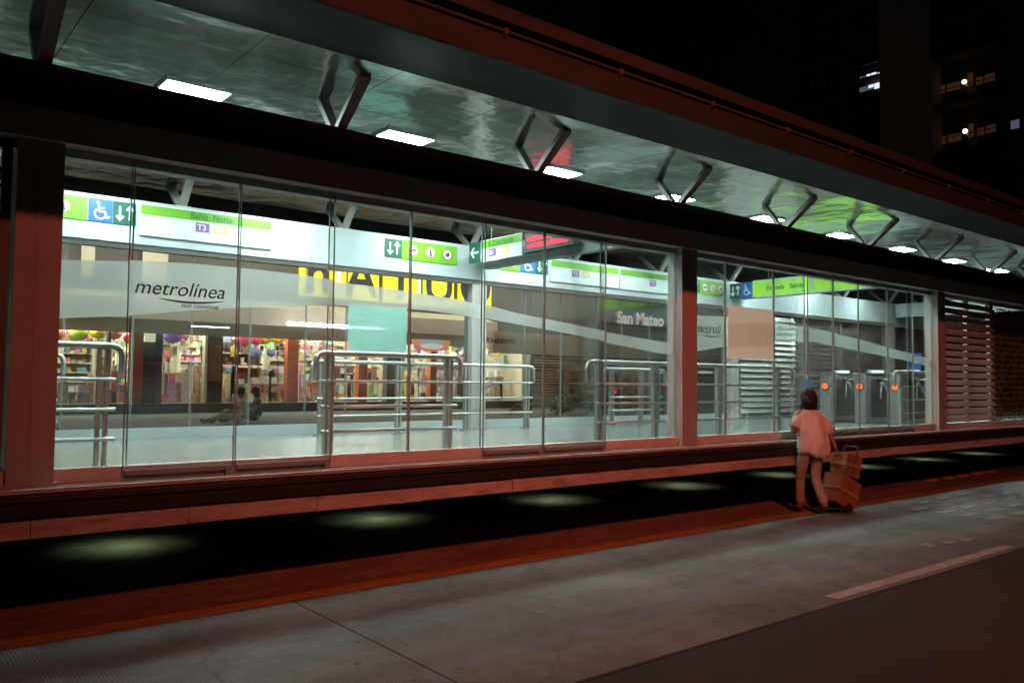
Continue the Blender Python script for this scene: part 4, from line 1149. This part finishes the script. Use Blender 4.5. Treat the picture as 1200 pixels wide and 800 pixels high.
letters('Sackelderm', pa.x, YSH - 1.605, pa.z, pb.x - pa.x, 'ink_grey', fb, shear=0.1)

# shelf units with goods
goods = bmesh.new()
lay = goods.loops.layers.float_color.new('Col')
def good(x0, x1, y0, y1, z0, z1, c):
    n0 = len(goods.faces)
    bx(goods, x0, x1, y0, y1, z0, z1)
    goods.faces.ensure_lookup_table()
    for f in goods.faces[n0:]:
        for lp in f.loops: lp[lay] = (*c, 1)
PAL = [(0.75, 0.7, 0.55), (0.8, 0.78, 0.7), (0.6, 0.5, 0.35), (0.7, 0.62, 0.2), (0.55, 0.2, 0.12), (0.3, 0.28, 0.25), (0.82, 0.8, 0.72), (0.45, 0.42, 0.4), (0.2, 0.25, 0.35), (0.7, 0.35, 0.3), (0.8, 0.75, 0.4), (0.75, 0.2, 0.35), (0.2, 0.45, 0.6), (0.8, 0.55, 0.1), (0.3, 0.55, 0.25), (0.85, 0.85, 0.8), (0.55, 0.35, 0.6)]
DARK = [(0.04, 0.04, 0.04), (0.06, 0.05, 0.05), (0.75, 0.73, 0.7), (0.1, 0.1, 0.12), (0.7, 0.68, 0.6), (0.05, 0.06, 0.05)]
def shelf(x0, x1, y, z0, z1, rows, label, pal=PAL, back='shop_pale', dens=0.9):
    y += 1.2
    t = thing('shelf_unit', ((x0 + x1) / 2, y, z0), label, 'shelf', 'shelf units in the shop')
    obj('back_panel', box(x0, x1, y + 0.36, y + 0.4, z0, z1), back, t)
    for xx in (x0, x1 - 0.04): obj('side_panel', box(xx, xx + 0.04, y, y + 0.358, z0, z1), back, t)
    h = (z1 - z0) / rows
    for k in range(rows):
        zz = z0 + h * k + 0.03
        obj('shelf', box(x0 + 0.041, x1 - 0.041, y, y + 0.358, zz, zz + 0.025), 'shop_pale', t)
        x = x0 + 0.06
        while x < x1 - 0.12:
            w = rnd.choice((0.05, 0.08, 0.11, 0.16, 0.24)) * rnd.uniform(0.8, 1.25)
            if rnd.random() < dens and x + w < x1 - 0.05:
                yy = y + rnd.uniform(0.01, 0.1)
                good(x, x + w * 0.92, yy, yy + 0.2, zz + 0.026, zz + 0.026 + h * rnd.uniform(0.2, 0.88), rnd.choice(pal))
            x += w
    return t
fz = SF + 0.02
shelf(sx(66), sx(125), YSH + 0.5, fz, 3.2, 8, 'tall shelf unit packed with pale goods behind the left guard rail')
shelf(sx(20), sx(64), YSH + 0.5, fz, 3.2, 8, 'tall shelf unit of goods seen through the pierced screen')
shelf(sx(130), sx(152), YSH + 0.8, fz, 3.1, 8, 'narrow shelf unit of goods left of the red shop pillar')
shelf(sx(191), sx(240), YSH + 2.2, fz, 3.1, 7, 'shelf unit of goods behind the pale shop counter')
shelf(sx(350), sx(384), YSH + 1.3, fz, 3.0, 6, 'rack of black and white goods right of the orange pillar', DARK)
shelf(sx(386), sx(420), YSH + 1.3, fz, 2.7, 5, 'beige rack of goods under the teal poster')
shelf(sx(432), sx(449), YSH + 1.0, fz, 2.2, 4, 'low plum-coloured display rack beside the cream shop pillar', DARK, 'plum_cloth')
shelf(sx(473), sx(503), YSH + 0.8, fz, 2.2, 3, 'low open display shelf left of the right orange pillar', PAL, 'brown_wood')
shelf(sx(560), sx(610), YSH + 2.5, fz, 3.0, 6, 'shelf unit of goods in the yellow-lit right end of the shop')
shelf(sx(514), sx(545), YSH + 1.5, fz, 2.6, 4, 'rack of dark goods behind the second column', DARK)
for xa, xb, lab in ((20, 126, 'back wall of goods at the left end of the shop'), (130, 182, 'back wall of goods behind the red shop pillar'), (192, 240, 'back wall of goods above the pale counter'), (264, 336, 'back wall of goods behind the boot display'),
                    (351, 420, 'back wall of goods behind the black and white rack'), (432, 504, 'back wall of goods behind the low racks'), (514, 612, 'back wall of goods in the right end of the shop')):
    shelf(sx(xa), sx(xb), YSH + 3.35, fz, 3.3, 9, lab, PAL, 'shop_pale', 1.0)
# shoe display
t = shelf(sx(264), sx(336), YSH + 0.9, fz, fz + 1.15, 1, 'wooden cabinet below the boot shelves', PAL, 'brown_wood', 0.5)
bt = thing('boot_display', (sx(300), YSH + 1.9, fz + 1.2), 'two-tier wall display of boots in the middle of the shop', 'display')
obj('back_panel', box(sx(264), sx(336), YSH + 2.3, YSH + 2.34, fz + 1.2, 3.2), 'shop_grey', bt)
for zz in (fz + 1.2, fz + 1.62): obj('shelf', box(sx(264), sx(336), YSH + 1.9, YSH + 2.29, zz, zz + 0.03), 'shop_pale', bt)
k = 0
for zz in (fz + 1.231, fz + 1.651):
    for xp in (270, 281, 291, 301, 311, 321, 330):
        x = sx(xp); bm = bmesh.new()
        y_ = YSH + 2.02
        tube(bm, [(x, y_, zz + 0.05), (x, y_, zz + 0.26)], [0.05, 0.06], 10)
        ball(bm, (x + 0.05, y_ - 0.02, zz + 0.045), (0.12, 0.05, 0.045), 10, 6)
        o = obj('boot', bm, ['dark_cloth', 'boot_pink', 'plum_cloth'][k % 3]); base_at(o, (x, y_, zz)); k += 1
        tag(o, '%s boot on the %s tier of the boot display, %s from the brown door' % (['black', 'pale pink', 'plum'][(k - 1) % 3], 'lower' if k <= 7 else 'upper', names[(k - 1) % 7].replace('nearest', 'first')), 'boot', 'boots on the display')
# hanging tags, packets and stacked bargains crowding the shop front
for k in range(520):
    xx = rnd.uniform(sx(64), sx(610)); yy = YSH + rnd.choice((0.75, 0.95, 1.15, 2.6, 3.1)); c_ = rnd.choice(PAL)
    if rnd.random() < 0.5:
        w_, h_ = rnd.uniform(0.1, 0.3), rnd.uniform(0.1, 0.35); z_ = rnd.uniform(2.35, 3.2)
        good(xx, xx + w_, yy, yy + 0.015, z_, z_ + h_, [min(0.9, v * 1.15) for v in c_])
    else:
        w_, h_ = rnd.uniform(0.08, 0.3), rnd.uniform(0.08, 0.3); z_ = fz + rnd.choice((0, 0, 0.3, 0.6, 0.95))
        if 0.5 < z_ - fz and rnd.random() < 0.5: c_ = (0.85, 0.84, 0.78)
        good(xx, xx + w_, yy, yy + 0.18, z_ + 0.002, z_ + h_, c_)
        if z_ > fz + 0.1: good(xx - 0.03, xx + w_ + 0.03, yy + 0.02, yy + 0.16, fz + 0.001, z_, rnd.choice(PAL))
tag(obj('shop_goods', goods, 'packaging'), kind='stuff')
# counter
for xa, xb, lab, m in ((192, 239, 'pale shop counter left of the brown door', 'cream_paint'), (556, 600, 'dark shop counter in the yellow-lit right end of the shop', 'shop_dark')):
    t = thing('counter', (sx((xa + xb) / 2), YSH + 1.2, fz), lab, 'counter', 'shop counters')
    obj('front_panel', box(sx(xa), sx(xb), YSH + 1.0, YSH + 1.5, fz, fz + 0.9), m, t)
    obj('worktop', box(sx(xa) - 0.04, sx(xb) + 0.04, YSH + 0.96, YSH + 1.54, fz + 0.902, fz + 0.95), 'cream_paint', t)
# balloons
for xp, yp, m, r_, lab in ((68, 390, 'rose', 0.2, 'rose balloon half hidden by the left column'), (92, 390, 'lime', 0.26, 'lime green balloon above the left shelf unit'), (115, 389, 'yellow', 0.22, 'yellow balloon right of the lime one above the left shelves'),
                           (134, 390, 'rose', 0.22, 'rose balloon over the narrow shelf unit'), (160, 389, 'lime', 0.25, 'yellow-green balloon above the red shop pillar'), (153, 396, 'pink', 0.2, 'pink balloon just left of the red shop pillar top'),
                           (203, 391, 'violet', 0.32, 'violet balloon left of the short fluorescent tube'), (217, 393, 'rose', 0.14, 'small rose balloon at the end of the short fluorescent tube'),
                           (287, 396, 'pink', 0.3, 'deep pink balloon above the boot display'), (300, 397, 'pink', 0.22, 'smaller pink balloon right of the deep pink one'), (311, 396, 'yellow', 0.22, 'yellow balloon above the boots'),
                           (326, 397, 'yellow', 0.2, 'second yellow balloon above the boots, beside the rose one'), (341, 399, 'rose', 0.24, 'rose balloon above the orange pillar'), (300, 413, 'sky', 0.2, 'pale blue balloon in front of the boot display wall'), (318, 413, 'sky', 0.16, 'smaller pale blue balloon right of the first blue one')):
    p = at(xp, yp, YSH + 0.6)
    bm = bmesh.new(); ball(bm, (0, 0, 0), (r_, r_, r_ * 0.9), 14, 10); tube(bm, [(0, 0, -r_ * 0.88), (0, 0, -r_ * 1.02)], [0.02, 0.035], 6)
    o = obj('balloon', bm, 'balloon_' + m); o.location = p; tag(o, lab, 'balloon', 'balloons hung in the shop')

# neighbours of the shop
nb = thing('dark_building', (30, 27, PV), 'dark shuttered building right of the lit shop', 'building')
a, b = SX1 + 0.25, 70
obj('wall', box(a, b, YSH + 0.6, YSH + 8, PV, 9), 'shop_grey', nb)
for k in range(6):
    bm = bmesh.new(); x = a + 0.6 + k * 4.2; z = PV + 0.1
    while z < 3.4: prism_x(bm, [(YSH + 0.59, z), (YSH + 0.55, z + 0.05), (YSH + 0.59, z + 0.11)], x, x + 3.4); z += 0.12
    obj('shutter', bm, 'brown_wood', nb)

# seated people across the lane
JS = dict(pelvis=(0, 0, 0.12), waist=(0, -0.02, 0.27), chest=(0, 0.0, 0.44), neckbase=(0, 0.03, 0.56), neck=(0, 0.05, 0.63), jaw=(0, 0.075, 0.69), skull=(0, 0.08, 0.75), crown=(0, 0.075, 0.81),
          shl=(-0.175, 0.02, 0.53), shr=(0.175, 0.02, 0.53), ell=(-0.23, 0.1, 0.3), elr=(0.23, 0.1, 0.3), wrl=(-0.15, 0.28, 0.3), wrr=(0.15, 0.28, 0.3), handl=(-0.1, 0.4, 0.26), handr=(0.1, 0.4, 0.26), thumbl=(0.5, 0, 0.5), thumbr=(-0.5, 0, 0.5),
          hipl=(-0.09, 0.04, 0.11), hipr=(0.09, 0.04, 0.11), knl=(-0.13, 0.42, 0.2), knr=(0.12, 0.40, 0.3), anl=(-0.13, 0.82, 0.075), anr=(0.12, 0.68, 0.075), toel=(-0.16, 0.9, 0.14), toer=(0.14, 0.82, 0.05))
for xp, Y, ang, sh, tr, lab in ((286, 19.0, 62, 'beige_paper', 'pale_trousers', 'seated person with legs stretched out on the far pavement'), (303, 19.6, 75, 'plum_cloth', 'dark_cloth', 'dark-haired seated person in plum top behind the stretched-out one'),
                                (657, 20.0, 120, 'print_cloth', 'dark_cloth', 'seated person in a black and white print beside the middle doors'), (671, 20.0, 100, 'brown_shirt', 'dark_cloth', 'seated person in brown right of the one in print'), (620, 20.5, 90, 'plum_cloth', 'dark_cloth', 'person in plum sitting beyond the end of the back guard rail')):
    person(JS, (PX(xp, Y), Y, PV + 0.003), R(ang), lab, sh, tr, 'long' if sh == 'plum_cloth' else 'short', 'people sitting on the far pavement')
# red tail lamp of something parked in the dark
t = thing('parked_motorbike', (PX(722, 22), 22, PV), 'parked motorbike with red tail lamp glowing behind the guard rail', 'motorbike')
bm = bmesh.new(); tube(bm, rounded([(-0.6, 0, 0.55), (-0.1, 0, 0.72), (0.35, 0, 0.8), (0.6, 0, 0.9)], 0.1), [0.09] + [0.12] * 12 + [0.06], 10); obj('body', bm, 'sign_red', t, local=True)
for xx in (-0.62, 0.62):
    bm = bmesh.new(); tube(bm, [(xx + 0.28 * math.cos(k * math.pi / 9), 0, 0.29 + 0.28 * math.sin(k * math.pi / 9)) for k in range(19)], 0.035, 8); obj('wheel', bm, 'rubber', t, local=True)
bm = bmesh.new(); tube(bm, [(0.62, 0, 0.3), (0.45, 0, 1.0), (0.4, -0.3, 1.02)], 0.018, 6); tube(bm, [(0.45, 0, 1.0), (0.4, 0.3, 1.02)], 0.018, 6); obj('handlebar', bm, 'rail_metal', t, local=True)
bm = bmesh.new(); ball(bm, (-0.2, -0.16, 0.72), (0.075, 0.05, 0.07)); obj('tail_lamp', bm, 'tail_red', t, local=True)
# street lamps beyond the far end
for xp, yp, Y, lab in ((1056, 370, 45, 'lit street lamp far off, seen through the far right glass'), (617, 341, 40, 'lit street lamp beyond the shop end, above the wave on the glass')):
    p = at(xp, yp, Y)
    t = thing('street_lamp', (p.x, p.y, 0), lab, 'street lamp', 'street lamps across the road')
    bm = bmesh.new(); tube(bm, [(0, 0, 0), (0, 0, p.z - 0.2)], [0.09, 0.05], 8); obj('pole', bm, 'dark_steel', t, local=True)
    bm = bmesh.new(); ball(bm, (0, 0, p.z), (0.18, 0.18, 0.18)); obj('globe', bm, 'street_globe', t, local=True)

# tower with a few lit windows
XT = 60.0
tb = thing('tower_building', (XT, 28, 0), 'dark apartment tower with a few lit windows against the night sky', 'building')
obj('wall', box(XT, XT + 18, 12, 60, -0.01, 46), 'building_wall', tb)
def ty(x): # along the tower front
    v = d + rv * ((x - 600) / F); return v.y / v.x * XT
def tz(x, y):
    v = d + rv * ((x - 600) / F) + uv * ((400 - y) / F); return CAM.z + v.z / v.x * XT
obj('stair_shaft', box(XT - 1.6, XT - 0.003, ty(1108), ty(1047), 0, 46), 'lit_shaft_wall', tb)
zfl = [tz(1140, 100) - 1.2 + 3.4 * k for k in range(-4, 7)]
for z in zfl:
    for ya, yb in ((ty(1186), ty(1109)), (ty(1045), ty(1005)), (ty(990), ty(940))):
        ya, yb = sorted((ya, yb))
        bo = obj('balcony', box(XT - 1.4, XT - 0.003, ya + 0.05, yb - 0.05, z - 0.2, z), 'building_wall', tb)
        bm = bmesh.new(); bx(bm, XT - 1.38, XT - 1.34, ya + 0.05, yb - 0.05, z + 0.9, z + 0.95); bx(bm, XT - 1.38, XT - 1.34, ya + 0.05, yb - 0.05, z + 0.45, z + 0.48)
        yy = ya + 0.1
        while yy < yb: bx(bm, XT - 1.375, XT - 1.345, yy, yy + 0.03, z, z + 0.9); yy += 0.55
        obj('railing', bm, 'dark_steel', bo)
        for q in range(2):
            y0 = ya + 0.4 + q * (yb - ya) * 0.5
            obj('window', box(XT - 0.02, XT + 0.02, y0, y0 + (yb - ya) * 0.36, z + 0.2, z + 2.3), 'building_glass', tb)
# lit window
ya, yb = ty(1040), ty(1011)
lw = obj('lit_window', box(XT - 0.06, XT - 0.03, ya, yb, tz(1025, 104), tz(1025, 86)), 'window_dim', tb)
bm = bmesh.new()
for xa, xb, y0, y1 in ((1020, 1031, 87, 96), (1029, 1039, 86, 104), (1017, 1022, 92, 97), (1022, 1028, 97, 103)):
    bx(bm, XT - 0.1, XT - 0.07, *sorted((ty(xa), ty(xb))), *sorted((tz(xa, y0), tz(xa, y1))))
obj('bright_pane', bm, 'window_white', lw)
for xa, xb, dy in ((1103, 1113, 2), (1115, 1131, -1), (1140, 1146, -7), (1150, 1158, -9), (1160, 1172, -12)):  # glowing strips put in for the warm glimmer along the balcony railings
    for yb_ in (108, 168):
        obj('glow_panel', box(XT - 0.07, XT - 0.04, *sorted((ty(xa), ty(xb))), tz(xa, yb_ + dy), tz(xa, yb_ + dy - (9 if xa != 1140 else 16))), 'warm_glow', tb)
obj('glow_panel', box(XT - 0.07, XT - 0.04, *sorted((ty(1190), ty(1200))), tz(1195, 150), tz(1195, 140)), 'window_dim', tb)
for yp in (96, 154):
    bm = bmesh.new(); c = (XT - 0.3, ty(1137.5), tz(1137.5, yp)); ball(bm, c, (0.16, 0.16, 0.16)); lm = obj('balcony_lamp', bm, 'lamp_warm', tb)
bm = bmesh.new(); tube(bm, [(0, 0, 0), (0, 0, tz(997, 95))], 0.12, 8)
o = obj('flag_pole', bm, 'building_wall'); o.location = (XT - 6, ty(997) * (XT - 6) / XT, 0); tag(o, 'thin dark pole standing before the tower, left of the white lit window', 'pole')

# ------------------------------------------------------------------ light
w = bpy.data.worlds.new('World'); scene.world = w; w.use_nodes = True
nt = w.node_tree
bg = nt.nodes.get('Background'); sky = nt.nodes.new('ShaderNodeTexSky'); sky.sky_type = 'NISHITA'; sky.sun_disc = False
sky.sun_elevation = R(1.0); sky.sun_rotation = R(200)
nt.links.new(sky.outputs[0], bg.inputs['Color']); bg.inputs['Strength'].default_value = 0.0006
# the street lamp behind the photographer that reddens the road side of everything
ld = bpy.data.lights.new('street_light', 'SPOT'); ld.energy = 3500; ld.color = (1.0, 0.19, 0.11); ld.spot_size = R(100); ld.spot_blend = 1.0; ld.shadow_soft_size = 0.12
lo = bpy.data.objects.new('street_light', ld); COL.objects.link(lo)
lo.location = (1.5, -3.5, 8.15)
tg = Vector((10.5, 6.2, 1.2)); lo.rotation_euler = (tg - lo.location).to_track_quat('-Z', 'Y').to_euler()

# ------------------------------------------------------------------ render settings
scene.view_settings.view_transform = 'Standard'; scene.view_settings.look = 'None'; scene.view_settings.exposure = 0; scene.view_settings.gamma = 1
cy = scene.cycles
cy.use_denoising = True
cy.max_bounces = 8; cy.diffuse_bounces = 4; cy.glossy_bounces = 4; cy.transmission_bounces = 6; cy.transparent_max_bounces = 32
cy.sample_clamp_indirect = 6.0; cy.caustics_reflective = False; cy.caustics_refractive = False
cy.blur_glossy = 0.5
